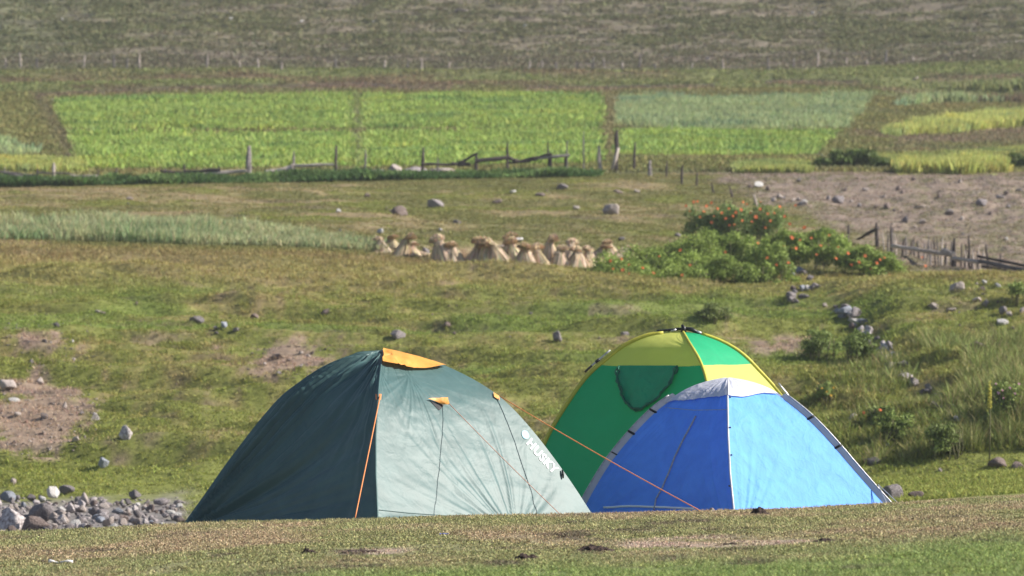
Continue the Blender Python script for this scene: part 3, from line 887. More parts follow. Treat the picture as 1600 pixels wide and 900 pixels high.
gravel(260, (0, 590, 160, 715, lambda x, y: ((x - 60) / 105) ** 2 + ((y - 655) / 60) ** 2 < 1), (2.5, 7), 'p', 'pinkish gravel spread over the bare bank at the left', 31)
gravel(130, (0, 495, 150, 575), (2.5, 6), 'g', 'grey and white gravel in the patch above the bare bank', 32)
gravel(150, (385, 540, 520, 600), (2.5, 6), 'b', 'brown gravel in the bare patch behind the green tent', 33)
gravel(420, (1120, 274, 1600, 400, lambda x, y: y < 290 + (x - 1120) * .24), (2, 6), 'b', 'brown gravel over the scree bank', 34)
gravel(160, (1120, 274, 1600, 400, lambda x, y: y < 290 + (x - 1120) * .24), (2, 6), 'p', 'pale gravel over the scree bank', 35)
gravel(200, (160, 470, 1560, 620), (2, 5), 'b', 'small brown gravel strewn over the meadow slope', 36)
gravel(420, (-20, 778, 290, 836), (5, 12), 'g', 'coarse grey gravel between the river stones', 37, 52)

# river stones
rr = random.Random(5)
SPEC = [(22, 818, 60, 42, 'm', 'big mottled white and brown river stone at the left edge'),
        (52, 822, 54, 36, 'b', 'dark brown river stone right of the mottled one'),
        (84, 772, 20, 26, 'w', 'whitish upright stone at the back of the river bed'),
        (104, 768, 28, 16, 'g', 'rounded purple stone at the back of the river bed'),
        (12, 776, 28, 22, 'u', 'pale blue grey stone at the back left of the river bed'),
        (131, 782, 16, 20, 'p', 'pink upright stone in the middle of the river bed'),
        (212, 774, 22, 16, 'g', 'smooth purple grey stone at the back right of the river bed'),
        (60, 802, 48, 34, 'g', 'broad purple grey stone behind the dark brown river stone'),
        (254, 785, 30, 16, 'g', 'grey stone nearest the green tent in the river bed')]
for (px, py, w, h, k, lab) in SPEC: put_rock(px, py, w, h, k, lab, 'river_stone', 'river stone', ymin=54, sink=0.15, tilt=.4)
n = 0
while n < 190:
    px = rr.uniform(-20, 285); t = rr.random()
    py = 777 + 0.03 * px + t * (59 - 0.075 * px)
    w = rr.uniform(10, 23) * (0.75 + 0.5 * t)
    if px > 200: w *= 0.8
    put_rock(px, py, w, w * rr.uniform(.55, .8), rr.choice('gggggubmp' if rr.random() < .8 else 'pw'), 'rounded grey river stone in the jumbled bed left of the green tent', 'river_stone', 'river stone',
             'stones of the river bed', ymin=52, sink=0.2, i=rr.randrange(6), tilt=.5); n += 1

# ------------------------------------------------------------------ clods, bone and litter on the turf
CLODS = [(929,857,60,13,'largest dark clod of dried dung in the grass right of the middle'),
 (822,870,40,15,'rounded dark clod of dried dung left of the largest one'),
 (1187,800,36,12,'dark clod of dried dung in front of the blue tent'),
 (1292,844,38,7,'long flat dark clod on the turf right of the middle'),
 (1500,838,26,6,'flat dark clod on the turf near the right edge'),
 (1142,849,28,5,'thin dark clod on the turf below the blue tent'),
 (1171,858,13,6,'small dark clod just below the thin one'),
 (1553,798,20,5,'small dark clod on the crest at the right'),
 (1587,883,22,7,'dark clod in the bottom right corner'),
 (566,861,62,6,'long thin strip of dark dung below the green tent'),
 (672,832,18,5,'small dark clod near the blue litter'),
 (61,838,18,5,'small dark clod on the crest at the far left'),
 (70,861,16,5,'small dark clod above the white bone'),
 (483,861,22,11,'reddish dark clod left of the long dung strip'),
 (344,841,20,5,'small dark clod left of the green tent seam'),
 (230,828,20,5,'small dark clod on the crest below the river stones'),
 (66,878,20,6,'small dark clod touching the white bone')]
def clod_mesh(seed):
    rr2 = random.Random(seed)
    bm = bmesh.new(); bmesh.ops.create_icosphere(bm, subdivisions=4, radius=1)
    o = Vector((rr2.random() * 40, rr2.random() * 40, 3))
    for v in bm.verts:
        p = v.co.copy(); q = Vector((p.x * 2.2, p.y * 1.2, p.z)) + o
        h = 0.62 + 0.55 * mnoise.noise(q * 1.2) + 0.28 * mnoise.noise(q * 3.1)
        p.z = p.z * max(0.15, h) if p.z > 0 else p.z * .4
        p.x *= 1 + 0.3 * mnoise.noise(q * 1.7); p.y *= 1 + .3 * mnoise.noise(q * 1.9)
        v.co = p + p.normalized() * (0.10 * mnoise.noise(p * 6 + o) + 0.07 * mnoise.noise(p * 14 + o))
    me = bpy.data.meshes.new('clod'); bm.to_mesh(me); bm.free(); me.materials.append(M_dung)
    return me
for i, (px, py, w, h, lab) in enumerate(CLODS):
    p = ground(px, py + h * .4); s = p.y / F
    o = obj('dung_clod', clod_mesh(200 + i)); o.location = (p.x, p.y, p.z - 0.004)
    o.scale = (w * s / 2, max(w * s * .4, .04), h * s * 1.1); tag(o, lab, 'dung clod')
for (px, py, w, h, lab) in [(1090,797,28,8,'heap like pale stone at the front corner of the blue tent'), (1112,797,14,9,'small pale stone right of the heap like one at the blue tent'),
                            (1030,826,6,3,'tiny pale pebble on the turf below the blue tent'), (1322,825,9,3,'tiny pale pebble on the turf below the blue tent end')]:
    put_rock(px, py, w, h, 'p', lab, 'stone', 'stone', depth=.6)
# bone
p = ground(95, 881); s = p.y / F
bp = [(p.x + (i - 3) * 6 * s, p.y + 0.02 * math.sin(i), p.z + (0.012 + 0.006 * math.cos(i * 1.3))) for i in range(7)]
o = tube('bone', bp, [.013, .008, .006, .0065, .006, .009, .012], mat_plain('bone_white', (.72, .68, .66), nscale=30), n=8, jit=.3)
tag(o, 'thin white bone like scrap lying in the grass at lower left', 'bone')
# blue litter
M_litter = mat_plain('blue_plastic', (.05, .07, .28), rough=.3, nscale=30, col2=(.20, .22, .45))
p = ground(694, 838); V = []; Q = []
for j in range(5):
    for i in range(9):
        V.append((p.x + (i - 4) * .008, p.y + (j - 2) * .012, p.z + .008 + .010 * mnoise.noise(Vector((i * .6, j * .7, 4))) + .008))
for j in range(4):
    for i in range(8): Q.append((j * 9 + i, j * 9 + i + 1, (j + 1) * 9 + i + 1, (j + 1) * 9 + i))
o = obj('litter', merged('litter', [(V, Q)], M_litter)); md = o.modifiers.new('thick', 'SOLIDIFY'); md.thickness = .004
tag(o, 'small crumpled scrap of blue plastic on the turf below the green tent', 'litter')

# ------------------------------------------------------------------ fences
def post(parent, px, base, top, wpx, mat, y=None, lean=0.0, name='post', seed=0):
    rr2 = random.Random(seed * 13 + int(px))
    if y is None: p = ground(px, base, 90)
    else:
        x = (px - 800) / F * y; p = Vector((x, y, hz(x, y)))
    s = p.y / F
    zt = CZ + (HZ - top) * s
    r = wpx * s / 2
    k = 6; pts = []
    for i in range(k):
        t = i / (k - 1)
        pts.append((p.x + lean * s * t + rr2.uniform(-.25, .25) * r, p.y + rr2.uniform(-.2, .2) * r, (p.z - 0.15) * (1 - t) + zt * t))
    rads = [r * (1.12 - 0.3 * i / (k - 1)) * rr2.uniform(.85, 1.12) for i in range(k)]; rads[-1] *= .6
    return tube(name, pts, rads, mat, parent, n=7, jit=.25, seed=seed + int(px), smooth=False)

def rail(parent, a, b, wpx, mat, y, name='rail', seed=0, k=6):
    rr2 = random.Random(seed + int(a[0]))
    pts = []
    for i in range(k):
        t = i / (k - 1)
        px = a[0] * (1 - t) + b[0] * t; py = a[1] * (1 - t) + b[1] * t
        yy_ = y if not isinstance(y, tuple) else y[0] * (1 - t) + y[1] * t
        s = yy_ / F
        pts.append(((px - 800) * s, yy_ + rr2.uniform(-.02, .02), CZ + (HZ - py) * s + rr2.uniform(-.6, .6) * s))
    r = wpx * ((y[0] + y[1]) / 2 if isinstance(y, tuple) else y) / F / 2
    return tube(name, pts, [r * rr2.uniform(.8, 1.15) for _ in range(k)], mat, parent, n=6, jit=.3, seed=seed + int(a[1]), smooth=False)

YF = 130.4
def fence(name, loc_px, y, label, posts, rails, mats, cat='fence', lean=2.0):
    x = (loc_px - 800) / F * y
    e = empty(name, (x, y, hz(x, y)), label, cat)
    for i, q in enumerate(posts):
        post(e, q[0], 0, q[1], q[2], mats[q[3]], y if len(q) < 5 else q[4], lean=random.uniform(-lean, lean), seed=i)
    for i, q in enumerate(rails):
        rail(e, (q[0], q[1]), (q[2], q[3]), q[4], mats[q[5]], (q[6] if len(q) > 6 else y) - .12, seed=i)
    return e
WM = {'w': M_wood, 'd': M_wood_d, 'p': M_wood_p}
fence('post_and_rail_fence', 60, YF, 'low broken pole fence with a pale thick post at the left edge',
      [(8, 262, 4, 'w'), (58, 263, 4, 'd'), (85, 254, 6, 'p'), (152, 264, 3, 'd'), (180, 262, 4, 'd')],
      [(-20, 267, 58, 274, 3, 'w'), (8, 272, 60, 277, 3, 'w'), (58, 270, 110, 271, 2.5, 'w'), (110, 274, 160, 276, 4, 'p')], WM)
fence('post_and_rail_fence', 340, YF, 'weathered pole fence with a stout stump like post left of the middle',
      [(260, 262, 3, 'w'), (288, 257, 4, 'd'), (343, 260, 4, 'd'), (387, 228, 10, 'w'), (460, 236, 4, 'w'), (525, 227, 5, 'd'), (570, 234, 4, 'w')],
      [(250, 267, 292, 270, 4, 'd'), (288, 268, 345, 266, 5, 'd'), (296, 274, 385, 267, 6, 'p'), (415, 270, 458, 262, 8, 'p'), (455, 259, 522, 257, 5, 'p')], WM)
fence('log_fence', 780, YF, 'dark fallen log fence with a forked prop above the weeds',
      [(660, 230, 5, 'd'), (684, 245, 3, 'w'), (745, 239, 6, 'd'), (793, 224, 5, 'd'), (858, 222, 3, 'd'), (861, 240, 6, 'd'), (885, 220, 3, 'w'), (884, 242, 5, 'd'), (912, 205, 2.5, 'w')],
      [(658, 256, 722, 257, 4, 'd'), (715, 257, 746, 239, 4, 'd'), (705, 256, 735, 257, 6, 'd'), (742, 252, 796, 246, 7, 'd'), (796, 247, 812, 253, 6, 'd'), (795, 255, 840, 250, 4, 'd'), (812, 252, 862, 240, 4, 'd'), (835, 248, 890, 243, 5, 'w')], WM)
YP = YF
e = fence('wire_fence', 1000, 131.0, 'row of leaning wooden posts stepping down to the right of the log fence',
      [(938, 228, 7, 'p'), (963, 203, 7, 'd'), (990, 222, 4.5, 'd'), (1014, 250, 7, 'w', 128.6), (1040, 251, 3.5, 'd', 127.0), (1064, 257, 4, 'd', 125.5), (1088, 270, 3.5, 'd', 124.0), (1117, 285, 3, 'd', 122.5),
       (1147, 291, 4, 'd', 120.5), (1185, 304, 6, 'p', 118.0)], [], WM, lean=-9)
tube('foot', [(p_[0], p_[1], p_[2]) for p_ in [((955 - 800) / F * 131, 131, hz((955 - 800) / F * 131, 131) - .05), ((966 - 800) / F * 131, 130.9, hz((955 - 800) / F * 131, 131) + .7)]], [.07, .04], M_wood_p, e, n=6, jit=.2)
for q in (0.35, 0.6, .85):    # slack wire strands between the posts
    pts = []
    for px, top, yv in [(938, 228, 131), (963, 203, 131), (990, 222, 131), (1014, 250, 128.6), (1040, 251, 127), (1064, 257, 125.5), (1088, 270, 124), (1117, 285, 122.5), (1147, 291, 120.5), (1185, 304, 118)]:
        x = (px - 800) / F * yv; g0 = hz(x, yv); pts.append((x, yv - .06, g0 + 0.55 * q * 1.0))
    tube('wire', pts, .004, M_wood_d, e, n=4)
# pale heap between the fences
for i, (px, py, w, h, k, lab) in enumerate([(565, 266, 60, 9, 'p', 'long pale slab of the stone heap beside the stump fence'), (620, 262, 36, 16, 'p', 'tallest pale rock of the heap between the fences'),
        (645, 264, 50, 12, 'g', 'broad grey rock at the right of the pale heap'), (590, 266, 30, 11, 'w', 'whitish rock left of the tallest rock of the heap'), (690, 263, 60, 7, 'p', 'low pale slab under the dark log fence'),
        (210, 277, 90, 6, 'p', 'low pale slab line in front of the left fence')]):
    x = (px - 800) / F * 131.2; z0 = hz(x, 131.2); s = 131.2 / F
    o = obj('slab', rock_variant(k, i)); ht = CZ + (HZ - (py - h / 2)) * s
    o.scale = (w * s / 2, .5, max(.1, (ht - z0) * .62)); o.location = (x, 131.2, z0 + (ht - z0) * .35); tag(o, lab, 'rock')

# picket fence, right
YD = 104.0
def gy(px): return float(np.interp(px, [1310, 1380, 1490, 1600, 1700], [105, 103.4, 99.0, 97.0, 96.0]))
x = (1450 - 800) / F * gy(1450)
e = empty('picket_fence', (x, gy(1450), hz(x, gy(1450))), 'crooked picket fence of thin stakes and pale rails below the scree bank', 'fence')
rr = random.Random(77)
for i, (px, top, w, k) in enumerate([(1324, 351, 5, 'd'), (1370, 348, 6.5, 'd'), (1393, 350, 4, 'd'), (1489, 372, 6, 'd'), (1515, 367, 4, 'd'), (1563, 396, 4, 'd')]):
    post(e, px, 0, top, w, WM[k], gy(px), lean=rr.uniform(-2, 3), seed=i)
for i in range(34):
    px = 1383 + i * 4.9 + rr.uniform(-1.5, 1.5)
    if 1445 < px < 1462 and rr.random() < .5: continue
    base = np.interp(px, [1383, 1445, 1540], [352, 366, 380]); top = base + rr.uniform(0, 16)
    post(e, px, 0, top, rr.uniform(2.2, 3.8), WM[rr.choice('wwddp')], gy(px) + .08, lean=rr.uniform(-5, 5), name='picket', seed=i + 50)
for i, q in enumerate([(1340, 374, 1372, 356, 4, 'd'), (1394, 384, 1440, 391, 5, 'p'), (1436, 391, 1490, 398, 5, 'p'), (1488, 403, 1530, 410, 6, 'p'), (1528, 400, 1610, 417, 4, 'd'), (1528, 408, 1610, 424, 6, 'w'), (1535, 416, 1610, 431, 4, 'd'), (1472, 392, 1490, 397, 7, 'p')]):
    rail(e, (q[0], q[1]), (q[2], q[3]), q[4] + 1.2, WM[q[5]], (gy(q[0]) - .15, gy(q[2]) - .15), seed=i)

# upper fence far away
YU = 206.0
x = 0.0
e = empty('upper_fence', (x, YU, hz(x, YU)), 'long thin fence of far apart pale posts along the foot of the hillside', 'fence')
rr = random.Random(9)
UP = [(8, 92), (33, 83), (58, 92), (130, 86), (178, 86), (198, 92), (217, 84), (322, 85), (376, 95), (405, 93), (440, 97), (523, 92), (600, 94), (635, 96), (658, 90), (700, 97), (826, 95), (848, 94), (870, 97), (900, 96), (925, 90), (945, 92), (973, 97), (998, 86), (1025, 100), (1080, 100), (1130, 93), (1202, 92), (1240, 92), (1278, 83), (1323, 90), (1356, 95), (1384, 78), (1428, 88), (1480, 88), (1520, 86)]
for i, (px, top) in enumerate(UP):
    post(e, px, 0, top - 1, 3.4, WM[rr.choice('wppp')], YU + (0 if px < 1250 else (px - 1250) * .006), lean=rr.uniform(-3, 3), seed=i)
for q in (.35, .6):
    pts = []
    for px in range(0, 1601, 100):
        yv = YU; x = (px - 800) / F * yv; pts.append((x, yv - .05, hz(x, yv) + q))
    tube('wire', pts, .006, M_wood_d, e, n=4)
p = ground(1580, 68, 195)
e = empty('pole_rail', p, 'single pale fallen rail on the hillside at the right edge', 'rail')
rail(e, (1558, 67), (1612, 64), 3, M_wood_p, p.y); rail(e, (1566, 70), (1612, 68), 2.5, M_wood_p, p.y + .1, name='lower_rail')

# ------------------------------------------------------------------ straw sheaves
def sheaf_mesh(seed, name='straw'):
    r = np.random.default_rng(seed)
    n = 460
    k5 = r.integers(0, 6, n); a = k5 * 1.047 + r.normal(size=n) * .32 + 0.2 * r.normal(size=6)[k5]; rb = 0.36 * np.sqrt(0.30 + 0.65 * r.random(n)); tie = 0.66 + 0.06 * r.random(n)
    bend = 0.10 * r.normal(size=2)
    at = a + r.normal(size=n) * .6; rt = 0.08 * (0.3 + r.random(n))
    spread = 0.20 * np.sqrt(r.random(n)); top = 0.70 + 0.30 * np.sqrt(1 - (spread / .205) ** 2) * (.55 + .45 * r.random(n)) - .06 * r.random(n)
    B = np.stack([np.cos(a) * rb, np.sin(a) * rb * .9, -0.02 + 0.03 * r.random(n)], 1)
    T = np.stack([np.cos(at) * rt + bend[0], np.sin(at) * rt + bend[1], tie], 1)
    droop = np.stack([np.cos(at) * spread + bend[0] * 2.2, np.sin(at) * spread + bend[1] * 2.2, top], 1)
    M = (B * .5 + T * .5) * np.array((1.08, 1.08, 1.06)) + 0
    w = 0.008 + 0.010 * r.random(n); wd = np.stack([-np.sin(a), np.cos(a), 0 * a], 1) * w[:, None]
    V = np.stack([B - wd, B + wd, M + wd * 1.0, M - wd * 1.0, T + wd * .7, T - wd * .7, droop + wd * 1.5, droop - wd * 1.5], 1)
    i = np.arange(n)[:, None] * 8
    Fc = np.concatenate([i + np.array([0, 1, 2, 3]), i + np.array([3, 2, 4, 5]), i + np.array([5, 4, 6, 7])])
    C = np.array((0.60, 0.465, 0.31)) * (0.55 + 0.8 * r.random((n, 1))) * (1 + .08 * r.normal(size=(n, 3)))
    return npmesh(name, V.reshape(-1, 3), Fc, M_straw, np.repeat(np.clip(C, .02, .9), 8, axis=0), False)
SM = [sheaf_mesh(s) for s in range(6)]
SH = [(598,396,26,22,'low slumped straw sheaf farthest left'), (625,404,40,20,'tall thin straw sheaf second from the left'), (645,404,26,22,'short squat straw sheaf third from the left'),
      (694,411,46,30,'tallest straw sheaf left of the big group'), (710,412,34,28,'rounded straw sheaf leaning on the tallest one'), (739,411,30,22,'small straw sheaf alone left of the middle group'),
      (765,414,40,30,'broad straw sheaf at the left of the middle group'), (783,416,44,28,'high straw sheaf in the middle group'), (803,415,42,28,'straw sheaf in front of the white stone'),
      (820,420,40,30,'leaning straw sheaf at the right end of the middle group'), (843,419,38,24,'narrow straw sheaf left of the hook shaped one'), (857,414,46,22,'straw sheaf with a hooked tip'),
      (872,419,34,24,'drooping straw sheaf right of the hook shaped one'), (885,419,30,18,'thin straw sheaf between two drooping ones'), (903,421,34,28,'broad straw sheaf left of the last front one'),
      (921,420,34,24,'last straw sheaf in the front row by the flower bush'), (953,402,26,24,'straw sheaf farther back beside the flower bush'), (975,402,18,26,'flattened straw sheaf half hidden by the flower bush'),
      (611,392,22,24,'short straw sheaf behind the two leftmost ones'),(660,402,14,20,'fallen straw bundle right of the squat sheaf'),(752,406,34,26,'straw sheaf behind the left end of the middle group'),
      (795,404,40,30,'straw sheaf at the back of the middle group beside the white stone'),(832,408,28,26,'low straw sheaf in the gap right of the middle group'),(892,408,34,26,'straw sheaf at the back of the right hand group'),(938,404,22,26,'low straw sheaf just left of the two farthest back')]
rr = random.Random(3)
for i, (px, base, h, w, lab) in enumerate(SH):
    p = ground(px, base - 1, 96.5); s = p.y / F
    e = empty('straw_sheaf', p, lab, 'straw sheaf', 'straw sheaves standing on the terrace edge')
    e.rotation_euler = (rr.uniform(-.15, .15), rr.uniform(-.26, .26), rr.uniform(0, 6.28))
    e.scale = (w * s / .56 * 1.35, w * s / .56 * 1.2, h * s / 0.95)
    st = bpy.data.objects.new('straw', SM[i % 6]); COL.objects.link(st); st.parent = e
    bd = bpy.data.objects.new('binding', merged('binding', [tube_data([(0.085 * math.cos(t), .085 * math.sin(t), .66) for t in np.linspace(0, 6.28, 9)], .013, 5)], M_straw if False else M_wood_p)); COL.objects.link(bd); bd.parent = e

r = np.random.default_rng(71); n = 2600
pxs = 585 + r.random(n) * 400; yy = 96.9 + r.random(n) * 2.2
xx = (pxs - 800) / F * yy; zz = height(xx, yy)
kp = fbm(xx * 1.1, yy * .6, 3, 73) > -.15; xx, yy, zz = xx[kp], yy[kp], zz[kp]; n = len(xx)
stuff('loose_straw', blades('loose_straw', xx, yy, zz, np.tile(np.array((0.58, 0.45, 0.29)), (n, 1)), .10, .012, 5, .12, 1.15, M_straw, r, .35), 'loose straw lying between and around the sheaves', 'straw')

# ------------------------------------------------------------------ bushes and flowers
def leaf_cloud(lobes, n, size, col, seed, jitter=.3, lum=0.3, shell=0.55, flat=0.0):
    r = np.random.default_rng(seed)
    if len(lobes) > 1 or n > 800:
        sub = []
        for l in lobes:
            for q in range(20):
                a = r.random() * 6.283; e_ = r.random() * 1.5 - .35; k_ = .20 + .30 * r.random() ** 1.5; rr_ = .45 + .45 * r.random()
                sub.append((l[0] + l[3] * rr_ * math.cos(a) * math.cos(e_), l[1] + l[4] * rr_ * math.sin(a) * math.cos(e_), l[2] - l[5] * .35 + l[5] * 1.05 * rr_ * math.sin(e_) * 1.3, l[3] * k_, l[4] * k_, l[5] * k_ * 1.15))
            sub.append((l[0], l[1], l[2] - l[5] * .2, l[3] * .7, l[4] * .7, l[5] * .6))
        lobes = sub
    vol = np.array([l[3] * l[4] * l[5] for l in lobes]) ** (2 / 3.); pr = vol / vol.sum()
    k = r.choice(len(lobes), n, p=pr); L = np.array(lobes)[k]
    d = r.normal(size=(n, 3)); d /= np.linalg.norm(d, axis=1)[:, None]
    d[:, 2] = np.where(d[:, 2] < -0.35, -d[:, 2], d[:, 2])
    rad = shell + (1 - shell) * r.random(n) ** .5
    bumpy = (1 + .45 * (r.random(n) < .2) * r.random(n)) + 0.45 * fbm(d[:, 0] * 3 + k * 7, d[:, 1] * 3 + d[:, 2] * 2.3, 3, seed)
    P = L[:, :3] + d * L[:, 3:6] * (rad * bumpy)[:, None]
    nrm = d + r.normal(size=(n, 3)) * .9; nrm /= np.linalg.norm(nrm, axis=1)[:, None]
    t = np.cross(nrm, r.normal(size=(n, 3))); t /= np.linalg.norm(t, axis=1)[:, None]
    b = np.cross(nrm, t); s = size * (.6 + .8 * r.random(n))[:, None]
    V = np.stack([P - t * s, P + b * s * .45, P + t * s, P - b * s * .45], 1)
    i = np.arange(n)[:, None] * 4
    tone = 1 + lum * fbm(P[:, 0] * 3, P[:, 2] * 3 + P[:, 1] * 2, 2, seed + 3)
    C = np.array(col) * (tone * (1 + jitter * (r.random(n) * 2 - 1)))[:, None]
    return V.reshape(-1, 3), i + np.array([0, 1, 2, 3]), np.repeat(np.clip(C, .004, .9), 4, axis=0), P, d

def wlobe(px, py, rx, rz, y, ry=None):
    s = y / F
    return ((px - 800) * s, y, CZ + (HZ - py) * s, rx * s, (ry or rx) * s, rz * s)

M_flower = mat_plain('orange_petals', (0.72, 0.17, 0.05), rough=.6, nscale=40, col2=(0.80, 0.27, 0.09), randv=.15)
M_flower_y = mat_plain('yellow_petals', (0.70, 0.42, 0.05), rough=.6, nscale=40, randv=.15)
M_flower_p = mat_plain('pink_petals', (0.62, 0.35, 0.42), rough=.6, nscale=40, randv=.15)
M_stem = mat_plain('plant_stems', (0.09, 0.10, 0.035), nscale=20, col2=(.16, .13, .07))

def blossom_mesh(seed, mat):
    rr2 = random.Random(seed); parts = []
    for ring, (nn, rad, zz_) in enumerate([(9, 1.0, .0), (7, .65, .25), (5, .35, .45)]):
        for k in range(nn):
            a = 2 * math.pi * k / nn + rr2.uniform(-.2, .2); w = .42
            c, s_ = math.cos(a), math.sin(a)
            V = [(0, 0, zz_), (c * rad * .6 - s_ * w * .6, s_ * rad * .6 + c * w * .6, zz_ + .18), (c * rad, s_ * rad, zz_ + .08 + rr2.uniform(-.1, .15)), (c * rad * .6 + s_ * w * .6, s_ * rad * .6 - c * w * .6, zz_ + .18)]
            parts.append((V, [(0, 1, 2, 3)]))
    return merged('flower', parts, mat)
BL = [blossom_mesh(i, M_flower) for i in range(3)]; BLY = blossom_mesh(8, M_flower_y); BLP = blossom_mesh(9, M_flower_p)

def bush(name, lobes, n, size, col, label, cat, flowers=(), fy=None, fm=None, stems=14, seed=0, group=None, fr=2.7, jitter=.3, lum=.4, shell=.15):
    cx = sum(l[0] for l in lobes) / len(lobes); cy = sum(l[1] for l in lobes) / len(lobes)
    e = empty(name, (cx, cy, hz(cx, cy)), label, cat, group)
    V, Fc, C, P, d = leaf_cloud(lobes, n, size, col, seed, jitter, lum, shell)
    V = V.copy(); g_ = height(V[:, 0], V[:, 1]); V[:, 2] = np.maximum(V[:, 2], g_ + .01)
    obj('foliage', npmesh('foliage', V, Fc, M_leaf, C, False), e)
    rr2 = random.Random(seed)
    for k in range(stems):
        l = rr2.choice(lobes); a = rr2.uniform(0, 6.28)
        bx = l[0] + l[3] * .6 * math.cos(a); by = l[1] - abs(l[4] * .6 * math.sin(a)); bz = hz(bx, by)
        tube('stem', [(bx, by, bz - .03), (bx + rr2.uniform(-.05, .05), by, (bz + l[2]) / 2), (bx + rr2.uniform(-.1, .1), by + .05, l[2] + l[5] * .5)], [.012, .010, .006], M_stem, e, n=5)
    for k, q in enumerate(flowers):
        px, py = q[0], q[1]
        # the blossom sits on the side of the bush it is seen on
        best = None
        for l in lobes:
            s = l[1] / F
            dx = ((px - 800) * s - l[0]) / l[3]; dz = (CZ + (HZ - py) * s - l[2]) / l[5]
            q2 = dx * dx + dz * dz
            yv = l[1] - l[4] * math.sqrt(max(0.0, 1 - q2)) * 1.02
            if best is None or (q2 < 1.1 and yv < best[0]) or (best[1] > 1.1 and q2 < best[1]): best = (yv, q2)
        yv = best[0] - .04; s = yv / F
        o = obj('flower', (fm or BL)[k % len(fm or BL)], e)
        o.matrix_parent_inverse = Matrix.Identity(4)
        o.location = Vector(((px - 800) * s, yv, CZ + (HZ - py) * s)) - e.location
        r_ = fr * s * rr2.uniform(.8, 1.25) * (q[2] if len(q) > 2 else 1); o.scale = (r_, r_, r_)
        o.rotation_euler = (R(rr2.uniform(25, 75)), R(rr2.uniform(-30, 30)), 0)
        o.rotation_mode = 'XYZ'
    return e
YB = 95.0
fl1 = [(954,408),(971,405),(983,414),(973,422),(983,428),(1021,427,1.2),(1004,419),(1066,430,1.2),(1030,401),(1063,391),(1133,394),(1078,415),(958,420)]
lb = [wlobe(940, 424, 36, 24, 94.8, 26), wlobe(960, 432, 44, 28, 94.0, 28), wlobe(1010, 438, 46, 26, 93.6, 28), wlobe(1070, 440, 46, 26, 93.4, 28), wlobe(958, 418, 36, 26, 94.6, 28), wlobe(1000, 420, 44, 32, 94.4, 32), wlobe(1045, 422, 44, 34, 94.3, 32), wlobe(1015, 404, 48, 24, 95.4, 30), wlobe(1060, 398, 44, 28, 95.8, 32), wlobe(1092, 400, 44, 34, 95.2, 32), wlobe(1085, 425, 44, 34, 94.4, 32)]
bush('flower_bush', lb, 26000, 0.030, (0.25, 0.32, 0.072), 'bright green flower bush with orange blossoms right of the straw sheaves', 'flower bush', fl1, seed=21, stems=34)
fl2 = [(1184,380),(1199,403,1.3),(1232,411,1.2),(1244,388),(1213,414)]
lb = [wlobe(1120, 398, 42, 36, 95.6, 32), wlobe(1160, 396, 44, 36, 95.4, 32), wlobe(1198, 402, 40, 38, 94.8, 32), wlobe(1135, 425, 42, 30, 94.2, 30), wlobe(1178, 430, 42, 28, 94.0, 28), wlobe(1222, 420, 30, 34, 94.3, 24)]
bush('flower_bush', lb, 26000, 0.030, (0.235, 0.305, 0.068), 'taller green flower bush with few blossoms above the green and yellow tent', 'flower bush', fl2, seed=22, stems=30)
fl3 = [(1072,322),(1084,316),(1090,315),(1112,317),(1116,338),(1128,333),(1139,326),(1145,338),(1158,328),(1167,319),(1181,339,1.3),(1148,352),(1188,327),(1161,316),(1100,331),(1094,339),(1204,345,1.2),(1196,356),(1218,323),(1243,321),(1210,333),(1104,322),(1121,326),(1134,342),(1150,332),(1173,333),(1175,347),(1160,345),(1188,316),(1200,334),(1078,330),(1112,348),(1140,352),(1226,338),(1234,350)]
lb = [wlobe(1095, 350, 30, 30, 102.5, 24), wlobe(1125, 352, 34, 32, 102.2, 28), wlobe(1160, 352, 36, 34, 101.8, 28), wlobe(1198, 356, 34, 34, 101.0, 26)]
bush('flower_bush', lb, 10000, 0.032, (0.18, 0.24, 0.075), 'darker loose flower bush full of orange blossoms, farther back than the others', 'flower bush', fl3, seed=23, fr=2.6, stems=26, shell=.3)
fl4 = [(1250,375),(1258,355),(1237,371),(1238,372,1.3),(1226,385),(1238,388),(1256,356),(1370,411,1.3),(1342,410,1.2),(1375,406),(1390,430),(1441,402),(1458,430,1.2),(1446,416),(1382,403),(1268,372),(1282,384),(1296,368),(1310,386),(1325,396),(1276,398),(1306,404),(1352,400),(1361,420),(1330,414)]
lb = [wlobe(1228, 385, 36, 34, 98.2, 26), wlobe(1265, 392, 38, 34, 98.0, 26), wlobe(1300, 402, 40, 28, 97.4, 26), wlobe(1340, 408, 38, 24, 97.0, 26), wlobe(1378, 414, 36, 20, 97.0, 24), wlobe(1290, 372, 38, 22, 101, 26)]
bush('flower_bush', lb, 26000, 0.030, (0.235, 0.305, 0.068), 'spreading flower bush reaching right to the picket fence', 'flower bush', fl4, seed=24, stems=20, shell=.35)
lb = [wlobe(1290, 255, 26, 13, 133, 22), wlobe(1320, 250, 30, 16, 133, 24), wlobe(1352, 250, 32, 17, 133, 24), wlobe(1385, 257, 24, 12, 133, 22)]
bush('round_bush', lb, 9000, 0.05, (0.13, 0.18, 0.045), 'wide dark green bush standing on the edge above the scree bank', 'bush', seed=25, stems=6)
lb = [wlobe(1590, 254, 20, 14, 133, 20), wlobe(1618, 252, 24, 16, 133, 22)]
bush('round_bush', lb, 5000, 0.05, (0.13, 0.18, 0.045), 'dark green bush cut by the right edge above the scree bank', 'bush', seed=26, stems=5)
lb = [wlobe(1335, 216, 22, 9, 165, 18), wlobe(1362, 214, 18, 8, 165, 18)]
bush('round_bush', lb, 3500, 0.07, (0.16, 0.21, 0.07), 'low bush at the lower corner of the blue green field', 'bush', seed=27, stems=4)
lb = [wlobe(1326, 3, 14, 7, 232, 12)]
